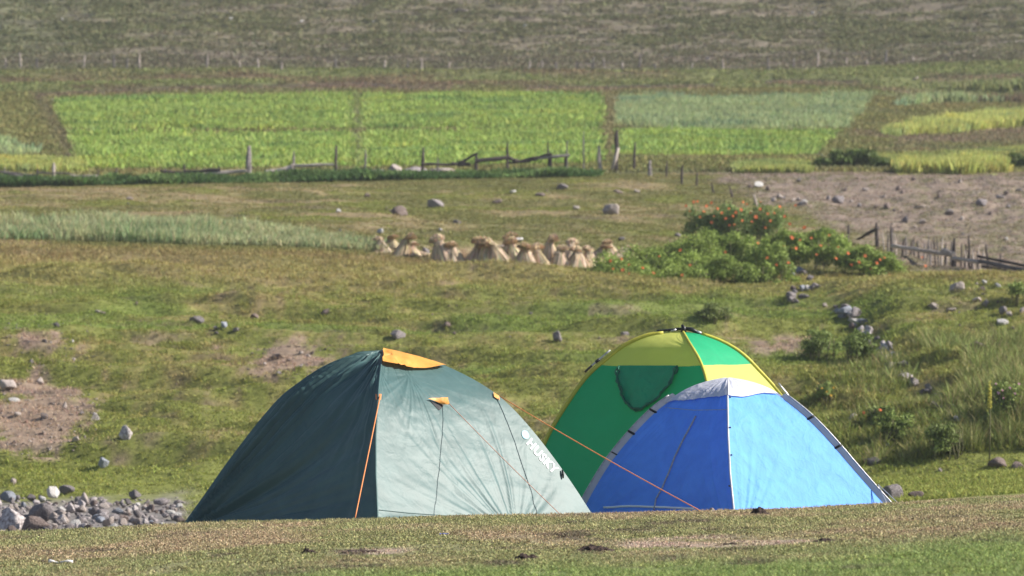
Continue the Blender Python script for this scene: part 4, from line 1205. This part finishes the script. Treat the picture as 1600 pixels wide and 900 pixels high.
bush('round_bush', lb, 900, 0.10, (0.05, 0.08, 0.03), 'single dark bush on the hillside at the top edge', 'bush', seed=28, stems=3)

# tall weeds and small flowering plants on the right slope
def weed(px, py, hpx, wpx, label, cat='weed', flowers=(), fm=None, n=700, col=(0.20, 0.25, 0.07), seed=0, ymin=60, fr=2.6, name='tall_weed'):
    p = ground(px, py, ymin); s = p.y / F
    lobes = [(p.x, p.y, p.z + hpx * s * .45, wpx * s * .5, wpx * s * .5, hpx * s * .5)]
    return bush(name, lobes, n, .028, col, label, cat, flowers, fm=fm, seed=seed, stems=8, fr=fr, shell=.1)
weed(1375, 672, 44, 46, 'leafy weed with one orange blossom behind the blue tent', flowers=[(1375, 641, 1.2), (1350, 645)], n=1800, seed=41)
weed(1288, 628, 30, 34, 'weed with yellow blossoms above the blue tent edge', flowers=[(1284, 607), (1292, 612), (1298, 618), (1303, 606)], fm=[BLY], n=900, seed=42)
weed(1575, 655, 60, 60, 'clump of pink flowering weeds near the right edge', flowers=[(1548, 607), (1560, 614), (1566, 610), (1578, 606), (1586, 615), (1568, 622), (1592, 600), (1556, 600)], fm=[BLP], n=2600, seed=43, fr=2.2)
weed(1340, 570, 56, 54, 'dark leafy weed left of the stone trail', n=2200, col=(.16, .21, .055), seed=44)
weed(1480, 715, 60, 70, 'broad clump of dark weeds on the right bank', n=3200, col=(.17, .21, .06), seed=45)
weed(1400, 690, 50, 60, 'bushy weed between blue tent and right bank', n=2400, col=(.18, .23, .06), seed=46)
weed(1285, 560, 44, 60, 'pale green weed under the bare patch above the blue tent', n=1800, col=(.22, .28, .08), seed=47)
weed(1120, 500, 26, 60, 'low weed above the green and yellow tent', n=1500, col=(.2, .24, .08), seed=48)
weed(1590, 480, 30, 30, 'small weed at the right edge by the white slab', n=700, seed=49)
# tall yellow flower spike
p = ground(1546, 722, 60); s = p.y / F
e = empty('flower_spike', p, 'tall yellow flower spike on the bank near the right edge', 'plant')
tube('stem', [p, (p.x + .01, p.y, p.z + 60 * s), (p.x, p.y, p.z + 118 * s)], [.012, .010, .004], M_stem, e)
V, Fc, C, P, d = leaf_cloud([(p.x, p.y, p.z + 90 * s, 3.2 * s, 3.2 * s, 28 * s)], 500, .016, (.50, .46, .10), 51)
obj('flower_head', npmesh('flower_head', V, Fc, M_leaf, C, False), e)
# longer reedy grass on the right bank
r = np.random.default_rng(61); n = 6500
pxs = 1250 + r.random(n) * 400; yy = 65 + r.random(n) ** 1.3 * 12
keep = fbm(pxs * .02, yy * .5, 3, 63) > -0.2
_p = HZ - F * (base_h((pxs - 800) / F * yy, yy) - CZ) / yy
keep &= ~((np.abs(_p - (480 + (pxs - 1310) * 1.05)) < 24) & (pxs < 1440)) & ~((np.abs(_p - (610 + (pxs - 1445) * .9)) < 20) & (pxs > 1430) & (pxs < 1510)); pxs = pxs[keep]; yy = yy[keep]; n = len(pxs)
xx = (pxs - 800) / F * yy; zz = height(xx, yy)
c = mixc(np.tile(np.array((0.20, 0.235, 0.065)), (n, 1)), np.array((0.34, 0.29, 0.13)), (r.random(n) < .3) * .8)
hh = .22 * (1 + 1.0 * fbm(xx * 1.2, yy, 3, 65)) * sstep(1250, 1420, pxs) + .06
stuff('tall_grass', blades('tall_grass', xx, yy, zz, c, hh, .012, 6, .09, .6, M_blade, r, .35), 'long reedy grass on the bank at the right', 'grass')

# ------------------------------------------------------------------ tents
def resample(pts, n, zs=None):
    P = np.array([tuple(p) for p in pts], dtype=float)
    # smooth with a centripetal-like spline through the traced points
    m = len(P); out = []
    for i in range(m - 1):
        p0 = P[max(i - 1, 0)]; p1 = P[i]; p2 = P[i + 1]; p3 = P[min(i + 2, m - 1)]
        for t in np.linspace(0, 1, 12, endpoint=False):
            out.append(0.5 * ((2 * p1) + (-p0 + p2) * t + (2 * p0 - 5 * p1 + 4 * p2 - p3) * t * t + (-p0 + 3 * p1 - 3 * p2 + p3) * t ** 3))
    out.append(P[-1]); out = np.array(out)
    d = np.concatenate([[0], np.cumsum(np.linalg.norm(np.diff(out, axis=0), axis=1))]); d /= d[-1]
    t = np.linspace(0, 1, n)
    return np.stack([np.interp(t, d, out[:, k]) for k in range(3)], 1)

class Panel:
    """cloth stretched between two poles A and B; t runs from the top down, s from A to B"""
    def __init__(self, A, B, disp=None, sag=0.0, n=110):
        self.A = resample(A, 200); self.B = resample(B, 200); self.disp = disp; self.sag = sag; self.n = n
    def at(self, s, t, off=0.0):
        s = np.asarray(s, float); t = np.asarray(t, float)
        tt = np.linspace(0, 1, 200)
        a = np.stack([np.interp(t, tt, self.A[:, k]) for k in range(3)], -1)
        b = np.stack([np.interp(t, tt, self.B[:, k]) for k in range(3)], -1)
        P = a * (1 - s)[..., None] + b * s[..., None]
        # outward direction: away from the axis, slightly up
        nrm = np.cross(b - a, P - self.A[0] + 1e-4)
        ln = np.linalg.norm(nrm, axis=-1, keepdims=True); nrm = nrm / np.maximum(ln, 1e-6)
        ref = P - self.centre
        sg = np.sign((nrm * ref).sum(-1, keepdims=True)); nrm = nrm * np.where(sg == 0, 1, sg)
        d = off - self.sag * 4 * s * (1 - s) * np.sin(np.pi * np.clip(t, 0, 1) * 0.85)
        if self.disp is not None:
            edge = np.clip(np.minimum(s, 1 - s) * 14, 0, 1) * np.clip(t * 10, 0, 1)
            d = d + self.disp(s, t) * edge
        return P + nrm * np.asarray(d)[..., None]
    centre = np.zeros(3)
    def mesh(self, name, mat, t0=0.0, t1=1.0, off=0.0, s0=0.0, s1=1.0, n=None, m=None):
        n = n or self.n; m = m or self.n
        S, T = np.meshgrid(np.linspace(s0, s1, n), np.linspace(0, 1, m))
        f0 = t0(S) if callable(t0) else t0 + 0 * S; f1 = t1(S) if callable(t1) else t1 + 0 * S
        TT = f0 + (f1 - f0) * T
        V = self.at(S, TT, off).reshape(-1, 3)
        i = np.arange(n - 1)[None, :] + np.arange(m - 1)[:, None] * n
        Fc = np.stack([i, i + 1, i + n + 1, i + n], 2).reshape(-1, 4)
        return npmesh(name, V, Fc, mat)
    def t_of_z(self, side, z):
        L = self.A if side == 0 else self.B
        return float(np.interp(-z, -L[:, 2], np.linspace(0, 1, 200)))

def wpt(px, py, y): return ((px - 800) / F * y, y, CZ + (HZ - py) / F * y)

def dome(apex_px, apex_py, Yc, left, right, seam, k=0.95):
    """four poles from traced left and right outlines; the front pole's picture line is 'seam'"""
    ap = np.array(wpt(apex_px, apex_py, Yc))
    L = [np.array(wpt(x, y, Yc)) for x, y in left]; Rr = [np.array(wpt(x, y, Yc)) for x, y in right]
    zs = np.linspace(ap[2], min(L[-1][2], Rr[-1][2]), 16)
    def rad(Q, z):
        q = np.array([ap] + Q); return abs(float(np.interp(-z, -q[:, 2], q[:, 0])) - ap[0])
    Fr = []; Bk = []
    sx = np.array(seam, float)
    for z in zs:
        r = 0.5 * (rad(L, z) + rad(Rr, z)); y = Yc - r * k
        py = HZ - F * (z - CZ) / y
        x = (np.interp(py, sx[:, 1], sx[:, 0]) - 800) / F * y
        Fr.append((x, y, z)); Bk.append((2 * ap[0] - x, Yc + r * k, z))
    return [tuple(ap)] + [tuple(q) for q in L], Fr, [tuple(ap)] + [tuple(q) for q in Rr], Bk

class Hitter:
    def __init__(self, objs):
        V = []; Q = []
        for me in objs:
            o = len(V); V += [v.co.copy() for v in me.vertices]; Q += [tuple(i + o for i in p.vertices) for p in me.polygons]
        self.t = BVHTree.FromPolygons(V, Q)
    def __call__(self, px, py, off=0.0):
        d = Vector(((px - 800) / F, 1, (HZ - py) / F)).normalized()
        loc, n, i, dist = self.t.ray_cast(Vector((0, 0, CZ)), d)
        if loc is None:
            loc, n, i, dist = self.t.find_nearest(Vector((0, 0, CZ)) + d * 38)
        if n.dot(d) > 0: n = -n
        return loc + n * off

def decal(name, H, quad, n, m, mat, parent, off=0.004, lift=None, thick=0.0):
    (x0, y0), (x1, y1), (x2, y2), (x3, y3) = quad   # top left, top right, bottom right, bottom left
    V = []; Q = []
    for j in range(m):
        t = j / (m - 1)
        for i in range(n):
            s = i / (n - 1)
            x = (x0 * (1 - s) + x1 * s) * (1 - t) + (x3 * (1 - s) + x2 * s) * t
            y = (y0 * (1 - s) + y1 * s) * (1 - t) + (y3 * (1 - s) + y2 * s) * t
            if lift: y += lift(s, t)[1]
            V.append(H(x, y, off + (lift(s, t)[0] if lift else 0)))
    for j in range(m - 1):
        for i in range(n - 1): Q.append((j * n + i, j * n + i + 1, (j + 1) * n + i + 1, (j + 1) * n + i))
    return obj(name, merged(name, [(V, Q)], mat, True), parent)

def line_on(name, H, pts, rad, mat, parent, off=0.003, step=6, n=5):
    P = []
    for (a, b), (c, d) in zip(pts[:-1], pts[1:]):
        k = max(2, int(math.hypot(c - a, d - b) / step))
        for i in range(k): P.append(H(a + (c - a) * i / k, b + (d - b) * i / k, off))
    P.append(H(*pts[-1], off))
    return tube(name, P, rad, mat, parent, n=n)

def noise1(v, seed, f=1.0):
    return fbm(np.asarray(v) * f, np.zeros_like(np.asarray(v, float)) + seed * 3.7, 3, seed)

def folds(cx, cy, f, seed, r0, r1, aspect=1.0):
    """tension folds fanning out of the point (cx, cy) of the panel"""
    def g(s, t):
        dx = (s - cx) * aspect; dy = t - cy
        an = np.arctan2(dy, dx); rr_ = np.hypot(dx, dy)
        w = np.exp(-rr_ / r1) * sstep(0, r0, rr_)
        q = noise1(an * f, seed); return (0.5 - np.abs(q) * 1.6) * w
    return g

M_teal = mat_fabric('teal_fabric', (0.058, 0.112, 0.110), rough=.46, transl=.03, tcol=(.03, .09, .09), spec=.25, bump=.005, nscale=4.5, dirt=.12)
M_orange = mat_fabric('orange_fabric', (0.75, 0.33, 0.06), rough=.5, transl=.15, bump=.006, nscale=9)
M_cord = mat_plain('orange_cord', (0.60, 0.20, 0.06), rough=.6, nscale=60, col2=(.70, .27, .10))
M_cordp = mat_plain('faded_cord', (0.62, 0.30, 0.20), rough=.6, nscale=60)
M_black = mat_plain('black_plastic', (0.012, 0.012, 0.014), rough=.4, nscale=30)
M_seam = mat_plain('dark_seam', (0.035, 0.075, 0.068), rough=.6, nscale=30)
M_logo = mat_plain('white_print', (0.86, 0.88, 0.87), rough=.5, nscale=40, namp=.03)
M_emb = mat_plain('light_blue_print', (0.30, 0.66, 0.80), rough=.5, nscale=40, namp=.05)
M_blue_l = mat_fabric('blue_fabric', (0.150, 0.410, 0.94), rough=.65, transl=.28, tcol=(.001, .06, 1.0), spec=.22, bump=.016, nscale=7, dirt=.09)
M_silver = mat_fabric('silver_fabric', (0.70, 0.69, 0.73), rough=.35, transl=.25, tcol=(.5, .5, .6), spec=.7, bump=.012, nscale=8, dirt=.05)
M_sleeve = mat_fabric('grey_sleeve', (0.46, 0.46, 0.52), rough=.5, transl=.1, bump=.004, nscale=10)
M_pole = mat_plain('grey_pole', (0.42, 0.41, 0.43), rough=.35, nscale=30, metal=.3)
M_dkgreen = mat_fabric('green_fabric', (0.020, 0.42, 0.19), rough=.6, transl=.35, tcol=(.004, .30, .10), spec=.3, bump=.006, nscale=5, dirt=.05)
M_yellow = mat_fabric('yellow_fabric', (0.66, 0.65, 0.17), rough=.6, transl=.42, tcol=(.60, .66, .05), spec=.3, bump=.005, nscale=5, dirt=.05)
M_edge = mat_fabric('yellow_binding', (0.55, 0.50, 0.06), rough=.6, transl=.2, bump=.002, nscale=12)
M_zip = mat_plain('zip_grey', (0.36, 0.38, 0.46), rough=.5, nscale=50)

# --- dark green tent -------------------------------------------------------------
YG = 38.3
left = [(565, 551), (530, 561), (500, 575), (470, 595), (440, 618), (410, 651), (380, 689), (350, 729), (322, 769), (292, 811), (278, 832)]
right = [(640, 553), (690, 569), (735, 590), (772, 613), (800, 637), (830, 670), (860, 708), (893, 754), (925, 803), (944, 832)]
Lr, Fr, Rr_, Bk = dome(598, 547, YG, left, right, [(598, 547), (595, 575), (592, 600), (587, 680), (587, 740), (590, 808), (591, 840)])
cen = np.array(((600 - 800) / F * YG, YG, 0.0))
x0 = (598 - 800) / F * YG
tent = empty('dome_tent', (x0, YG, hz(x0, YG)), 'dark grey green dome tent with orange roof flap, largest and leftmost of the three tents', 'tent')
Panel.centre = cen
f1 = folds(0.0, 1.02, 9.0, 3, .04, .75, 1.1); f2 = folds(1.0, .05, 7.0, 5, .05, .5, 1.1)
f3 = folds(.02, .30, 11.0, 8, .03, .30, 1.1)
def dl(s, t):
    u = s * 1.1 - t
    return 0.15 * f1(s, t) + 0.07 * f2(s, t) + .03 * f3(s, t) + 0.022 * fbm((s * 1.1 + t * 1.3) * 4.0, u * 1.1, 4, 12) * sstep(.2, .5, t) + .006 * fbm(s * 4, t * 22, 3, 14) * sstep(.75, 1, t)
g1 = folds(.60, 1.0, 5.5, 9, .03, .40, 1.2); g2 = folds(.35, .27, 6.0, 10, .03, .35, 1.2); g3 = folds(0.0, .25, 9.0, 11, .02, .16, 1.2); g4 = folds(.15, .02, 9, 13, .02, .2, 1.2)
def dr(s, t):
    return 0.020 * g1(s, t) + 0.008 * g2(s, t) + .014 * g3(s, t) + .010 * g4(s, t) + 0.006 * fbm(s * 3 + t * 2, t * 9 - s * 2, 4, 15) + .012 * np.exp(-((t - .93 - .06 * s) / .02) ** 2) * sstep(.35, .05, s)
pl = Panel(Lr, Fr, dl, sag=.025, n=170); pr_ = Panel(Fr, Rr_, dr, sag=.02, n=170)
mL = pl.mesh('left_panel', M_teal); mR = pr_.mesh('right_panel', M_teal)
oL = obj('side_panel', mL, tent); oR = obj('door_panel', mR, tent)
oR['label'] = 'sunlit grey green tent side facing right'; oL['label'] = 'shaded dark green tent side facing left'
pb1 = Panel(Rr_, Bk, lambda s, t: 0 * s, sag=-.07, n=60); pb2 = Panel(Bk, Lr, lambda s, t: 0 * s, sag=-.02, n=60)
obj('back_panel', pb1.mesh('back_panel', M_teal), tent); obj('back_panel', pb2.mesh('back_panel', M_teal), tent)
H = Hitter([mL, mR])
tube('front_seam', [tuple(v) for v in resample(Fr, 60)], .009, M_teal, tent, n=6)
decal('roof_flap', H, [(598, 547.5), (696, 573.5), (689, 577), (596.5, 571)], 22, 8, M_orange, tent, off=.012,
      lift=lambda s, t: (.012 + .030 * t * (0.6 + .4 * math.sin(s * 7)), 5.0 * t * math.sin(s * 3.14) + (-1.5 * (1 - t) * math.sin(s * 3.14))))
decal('vent_tab', H, [(667, 624.5), (695, 626), (697.5, 637), (690, 634)], 8, 6, M_orange, tent, off=.02, lift=lambda s, t: (.03 * s, 0))
decal('vent_shadow', H, [(672, 627), (694, 633), (687, 641), (685, 641)], 6, 6, M_black, tent, off=.004)  # black patch that paints the tab's shadow on the cloth, no opening
line_on('front_hem', H, [(592, 797), (640, 802), (700, 806), (800, 810)], .003, M_teal, tent)
decal('guy_tab', H, [(588, 617), (595, 617), (594, 626), (589, 626)], 3, 3, M_cord, tent, off=.012)
decal('guy_tab', H, [(770, 614), (779, 620), (780, 627), (771, 621)], 4, 4, M_orange, tent, off=.012)
# cords
def cord(parent, a, b, r, mat, sag=0.0, n=14):
    a = Vector(a); b = Vector(b); pts = []
    for i in range(n + 1):
        t = i / n; p = a.lerp(b, t); p.z -= sag * 4 * t * (1 - t); pts.append(p)
    return tube('guy_line', pts, r, mat, parent, n=6)
cord(tent, H(592, 621, .02), Vector(wpt(555, 809, 35.9)), .0052, M_cord)
cord(tent, H(697, 636, .05), Vector(wpt(884, 812, 36.5)), .0030, M_cordp, .01)
cord(tent, H(779, 623, .03), Vector(wpt(1098, 800, 37.6)), .0040, M_cord, .015)
tube('toggle', [H(877, 735, .012), H(878, 741, .016), H(878.5, 748, .012)], [.006, .010, .006], M_black, tent, n=6)
# lettering printed on the sunlit side
cu = bpy.data.curves.new('lettering', 'FONT'); cu.body = 'HUSKY'; cu.size = 1.0; cu.offset = 0.028; cu.space_character = 1.10; cu.resolution_u = 3
to = bpy.data.objects.new('tmp', cu); COL.objects.link(to)
bpy.context.view_layer.update()
me = bpy.data.meshes.new_from_object(to.evaluated_get(bpy.context.evaluated_depsgraph_get()))
bpy.data.objects.remove(to)
bm = bmesh.new(); bm.from_mesh(me)
bmesh.ops.triangulate(bm, faces=bm.faces[:]); bmesh.ops.subdivide_edges(bm, edges=bm.edges[:], cuts=2)
xs = [v.co.x for v in bm.verts]; ys_ = [v.co.y for v in bm.verts]
xa, xb, ya, yb = min(xs), max(xs), min(ys_), max(ys_)
for v in bm.verts:
    u_ = (v.co.x - xa) / (xb - xa); w_ = (v.co.y - ya) / (yb - ya) - .5
    px = 826 + 43 * u_ + 8.6 * w_; py = 689 + 48 * u_ + 5 * math.sin(u_ * 3.1) * .3 - 9.0 * w_
    v.co = H(px, py, .0045)
bm.to_mesh(me); bm.free(); me.materials.clear(); me.materials.append(M_logo); me.name = 'lettering'
obj('lettering', me, tent)
V = [H(820.5, 679.5, .005)]; Q = []
for k in range(20):
    a = 2 * math.pi * k / 20; V.append(H(820.5 + 5.6 * math.cos(a) + .8 * math.sin(a), 679.5 + 6.6 * math.sin(a) + .8 * math.cos(a), .005))
for k in range(20): Q.append((0, 1 + k, 1 + (k + 1) % 20))
em = obj('emblem', merged('emblem', [(V, Q)], M_emb), tent)

# --- blue tent ---------------------------------------------------------------------
YBt = 39.4
left = [(1110, 597), (1080, 607), (1052, 623), (1022, 646), (988, 681), (955, 722), (930, 762), (908, 803), (895, 830)]
right = [(1170, 598), (1205, 611), (1238, 634), (1268, 660), (1300, 694), (1330, 729), (1358, 761), (1384, 790), (1412, 822)]
Lr, Fr, Rr_, Bk = dome(1137, 592, YBt, left, right, [(1137, 592), (1137, 620), (1138, 680), (1141, 740), (1147, 800), (1149, 830)])
x0 = (1137 - 800) / F * YBt
tent = empty('dome_tent', (x0, YBt, hz(x0, YBt)), 'blue dome tent with a silver white top, lowest and rightmost of the three tents', 'tent')
Panel.centre = np.array((x0, YBt, 0.0))
b1 = folds(0.0, 1.0, 8, 21, .04, .5, 1.1); b2 = folds(.95, 1.0, 9, 22, .03, .35, 1.1)
pl = Panel(Lr, Fr, lambda s, t: .045 * b1(s, t) + .032 * b2(s, t) + .016 * fbm(s * 3 - t * 2, t * 3 + s * 5, 4, 23), sag=.035, n=140)
b3 = folds(.03, 1.0, 8, 25, .02, .22, 1.1)
pr_ = Panel(Fr, Rr_, lambda s, t: .04 * b3(s, t) + .010 * fbm(s * 5, t * 5, 4, 27), sag=.012, n=140)
mL = pl.mesh('door_panel', M_blue_l); mR = pr_.mesh('side_panel', M_blue_l)
obj('door_panel', mL, tent)['label'] = 'deep blue shaded tent side with the zipped door'
obj('side_panel', mR, tent)['label'] = 'sunlit light blue tent side'
pb1 = Panel(Rr_, Bk, None, n=40); pb2 = Panel(Bk, Lr, None, n=40)
obj('back_panel', pb1.mesh('back_panel', M_blue_l), tent); obj('back_panel', pb2.mesh('back_panel', M_blue_l), tent)
H = Hitter([mL, mR])
zc = CZ + (HZ - 619) / F * 38.8
def zt(py, y=39.0): return CZ + (HZ - py) / F * y
tl = pl.t_of_z(0, zt(631, YBt)); tf = pl.t_of_z(1, zt(619, 39.1)); tr_ = pr_.t_of_z(1, zt(617, YBt))
sc1 = lambda s: tl + (tf - tl) * s - .02 * np.sin(np.pi * s)
sc2 = lambda s: tf + (tr_ - tf) * s + .012 * np.sin(np.pi * 2 * s)
obj('roof_cap', pl.mesh('roof_cap', M_silver, 0.0, sc1, off=.016, n=50, m=30), tent)
obj('roof_cap', pr_.mesh('roof_cap', M_silver, 0.0, sc2, off=.016, n=50, m=30), tent)
obj('roof_cap', pb1.mesh('roof_cap', M_silver, 0.0, .3, off=.016, n=30, m=20), tent)
obj('roof_cap', pb2.mesh('roof_cap', M_silver, 0.0, .3, off=.016, n=30, m=20), tent)
def outward(curve, d, up=.3):
    c = resample(curve, 60); out = []
    for p in c:
        v = np.array((p[0] - x0, p[1] - Yx, 0)); L_ = np.linalg.norm(v)
        v = v / L_ if L_ > 1e-3 else np.zeros(3)
        out.append(p + v * d * min(1, L_ * 2) + np.array((0, 0, d * up)))
    return np.array(out)
Yx = YBt
for cu_, nm in ((Lr, 'l'), (Rr_, 'r')):
    inner = resample(cu_, 60); outer = outward(cu_, .048, .55); i0 = 14
    V = [tuple(p) for p in inner[i0:]] + [tuple(p) for p in outer[i0:]]; m_ = 60 - i0
    Q = [(i, i + 1, m_ + i + 1, m_ + i) for i in range(m_ - 1)]
    o = obj('pole_sleeve', merged('pole_sleeve', [(V, Q)], M_sleeve, True), tent)
    pts = [tuple(p) for p in outer[15:]]
    if nm == 'r': pts = pts[:-6]; pts.append(wpt(1414, 795, YBt - .1))
    tube('pole', pts, .0065, M_pole, tent, n=7)
    for t_ in ((.36, .50, .62) if nm == 'l' else (.40, .56)):
        i = int(t_ * 59); a = Vector(inner[i]); b = Vector(outer[i]); d = (b - a)
        tube('pole_clip', [a - d * .25, b + d * .12], .011 if t_ < .6 else .006, M_black, tent, n=6)
tube('front_pole_sleeve', [tuple(v) for v in resample(Fr, 60)], .008, M_silver, tent, n=6)
for py in (622, 669, 712, 760):
    c_ = H(1139 if py < 700 else 1141, py, .012); tube('pole_clip', [c_ + Vector((-.006, 0, 0)), c_ + Vector((.010, 0, 0))], .007, M_black, tent, n=6)
line_on('zip', H, [(1088, 651), (1079, 668), (1067, 690), (1055, 715), (1045, 741), (1036, 762), (1026, 780), (1023, 797)], .008, M_zip, tent, off=.008)
line_on('door_seam', H, [(1040, 637), (1085, 641), (1137, 640)], .0025, M_zip, tent, off=.001)
line_on('bottom_zip', H, [(944, 793), (985, 791), (1040, 793), (1085, 795)], .010, M_logo, tent, off=.004)
line_on('hem', H, [(1150, 799), (1220, 798), (1300, 795), (1382, 789)], .012, M_silver, tent, off=.008)
a_ = Vector(wpt(1372, 757, YBt)); 
for q in ((1390, 790), (1412, 788)):
    cord(tent, a_, Vector(wpt(q[0], q[1] + 6, YBt - .2)), .004, M_pole)

# --- green and yellow tent ------------------------------------------------------------
YY = 43.6
left = [(1040, 520), (1010, 525), (975, 541), (945, 564), (915, 592), (888, 630), (862, 672), (846, 706), (825, 750), (802, 800), (790, 830)]
right = [(1095, 522), (1130, 535), (1160, 554), (1188, 582), (1215, 612), (1245, 652), (1275, 700), (1305, 752), (1335, 810), (1345, 830)]
Lr, Fr, Rr_, Bk = dome(1067, 518, YY, left, right, [(1067, 518), (1077, 535), (1090, 556), (1098, 572), (1105, 598), (1113, 640), (1120, 700), (1128, 800), (1130, 840)])
x0 = (1067 - 800) / F * YY; Yx = YY
tent = empty('dome_tent', (x0, YY, hz(x0, YY)), 'green and yellow dome tent standing behind the blue one', 'tent')
Panel.centre = np.array((x0, YY, 0.0))
y1_ = folds(1.0, .2, 8, 33, .03, .3, 1.1)
pl = Panel(Lr, Fr, lambda s, t: .006 * fbm(s * 3, t * 4, 3, 31) + .012 * y1_(s, t), sag=.03, n=100)
pr_ = Panel(Fr, Rr_, lambda s, t: .006 * fbm(s * 3, t * 4, 3, 35), sag=.01, n=80)
tb_l = (pl.t_of_z(0, zt(570, YY)), pl.t_of_z(1, zt(571, 42.9)))
fb = lambda s: tb_l[0] + (tb_l[1] - tb_l[0]) * s
tb_r = (pr_.t_of_z(0, zt(570, 42.9)), pr_.t_of_z(1, zt(568, YY)))
fb2 = lambda s: tb_r[0] + (tb_r[1] - tb_r[0]) * s
tb_r2 = (pr_.t_of_z(0, zt(640, 42.4)), pr_.t_of_z(1, zt(640, YY)))
fb3 = lambda s: tb_r2[0] + (tb_r2[1] - tb_r2[0]) * s
m1 = pl.mesh('upper_panel', M_yellow, 0.0, fb, m=50); m2 = pl.mesh('lower_panel', M_dkgreen, fb, 1.0)
m3 = pr_.mesh('upper_panel', M_dkgreen, 0.0, fb2, m=50); m4 = pr_.mesh('lower_panel', M_yellow, fb2, fb3, m=60); m5 = pr_.mesh('base_panel', M_dkgreen, fb3, 1.0, m=50)
for m_, nm, lb_ in ((m1, 'upper_panel', 'olive yellow upper panel in shade'), (m2, 'lower_panel', 'dark green lower panel in shade'), (m3, 'upper_panel', 'sunlit bright green upper panel'), (m4, 'lower_panel', 'sunlit pale yellow panel'), (m5, 'base_panel', None)):
    o = obj(nm, m_, tent)
    if lb_: o['label'] = lb_
pb1 = Panel(Rr_, Bk, None, n=40); pb2 = Panel(Bk, Lr, None, n=40)
obj('back_panel', pb1.mesh('back_panel', M_yellow), tent); obj('back_panel', pb2.mesh('back_panel', M_dkgreen), tent)
H = Hitter([m1, m2, m3, m4])
tube('front_binding', [tuple(v) for v in resample(Fr, 60)], .014, M_edge, tent, n=6)
tube('side_binding', [tuple(p) for p in outward(Lr, .008)[4:]], .021, M_edge, tent, n=7)
tube('side_binding', [tuple(p) for p in outward(Rr_, .006)[4:]], .018, M_edge, tent, n=7)
ol = outward(Lr, .045, .5); orr = outward(Rr_, .05, .5)
def pole_piece(c, a, b, mat, r=.010): tube('pole', [tuple(p) for p in c[int(a * 59):int(b * 59) + 1]], r, mat, tent, n=7)
pole_piece(ol, .03, .10, M_black, .012); pole_piece(ol, .27, .36, M_pole, .008); pole_piece(ol, .31, .325, M_black, .016); pole_piece(ol, .345, .375, M_black, .011)
pole_piece(orr, .40, .46, M_pole, .012); pole_piece(orr, .47, .53, M_black, .008); pole_piece(orr, .55, .72, M_edge, .018)
# knot of pole ends at the top
ax = Vector(wpt(1068, 517, YY))
tube('pole_hub', [ax + Vector((.0, 0, -.02)), ax + Vector((.0, 0, .03)), ax + Vector((-.015, 0, .06))], [.030, .024, .010], M_black, tent, n=8)
tube('pole_end', [ax + Vector((-.15, 0, -.005)), ax + Vector((-.07, 0, .020)), ax + Vector((.02, 0, .018))], [.006, .012, .012], M_black, tent, n=6)
tube('pole_end', [ax + Vector((.0, 0, .025)), ax + Vector((.07, 0, .015)), ax + Vector((.15, 0, -.02))], [.014, .022, .012], M_black, tent, n=6)
tube('pole_end', [ax + Vector((.12, 0, -.005)), ax + Vector((.17, 0, -.022))], [.015, .012], M_pole, tent, n=6)
tube('pole_end', [ax + Vector((-.12, 0, .0)), ax + Vector((-.07, 0, .012))], [.014, .014], M_pole, tent, n=6)
# rolled window flap: a gathered ring of cloth under the yellow panel
M_dark_mesh = mat_fabric('dark_green_mesh', (0.010, 0.14, 0.075), rough=.7, transl=.15, bump=.01, nscale=12)
ring = [(968, 574), (966, 590), (970, 608), (977, 625), (985, 636), (997, 641), (1010, 636), (1024, 626), (1038, 612), (1048, 598), (1056, 582), (1060, 572)]
P = [H(a, b, .018) for a, b in ring]
Pr = resample(P, 70)
rad = [0.014 + .006 * mnoise.noise(Vector((i * .35, 1, 2))) + .004 * mnoise.noise(Vector((i * .9, 4, 2))) for i in range(70)]
Pr = Pr + np.array([[.016 * mnoise.noise(Vector((i * .4, 9, q))) for q in (1, 2, 3)] for i in range(70)])
for q_ in range(3):
    P3 = Pr + np.array([[.030 * mnoise.noise(Vector((i * .16, 9 + q_ * 5, q))) + (.012 * mnoise.noise(Vector((i * .5, 3 + q_ * 5, q)))) for q in (1, 2, 3)] for i in range(70)]) + np.array((0, -.012 * q_, 0))
    tube('rolled_flap', [tuple(p) for p in P3], [max(.003, v_ * (.75, .6, .5)[q_]) for v_ in rad[q_ * 5:] + rad[:q_ * 5]], M_dark_mesh, tent, n=8, jit=.3, seed=4 + q_)
V = []; Q = []
topl = [(970, 573), (1058, 572)]
n_, m_ = 24, 14
for j in range(m_):
    t = j / (m_ - 1)
    for i in range(n_):
        s = i / (n_ - 1)
        k = s * (len(ring) - 1); a = int(min(k, len(ring) - 2)); f_ = k - a
        rx_ = ring[a][0] * (1 - f_) + ring[a + 1][0] * f_; ry_ = ring[a][1] * (1 - f_) + ring[a + 1][1] * f_
        tx_ = 970 + 88 * s; px = tx_ * (1 - t) + rx_ * t; py = 572 * (1 - t) + ry_ * t
        V.append(H(px, py, .012 + .030 * math.sin(s * 15 + t * 2 + math.sin(t * 5)) * t ** 1.5 * .6))
for j in range(m_ - 1):
    for i in range(n_ - 1): Q.append((j * n_ + i, j * n_ + i + 1, (j + 1) * n_ + i + 1, (j + 1) * n_ + i))
obj('window_flap', merged('window_flap', [(V, Q)], mat_fabric('shaded_green_mesh', (0.018, 0.37, 0.165), rough=.6, transl=.32, tcol=(.003, .27, .09), bump=.02, nscale=9), True), tent)
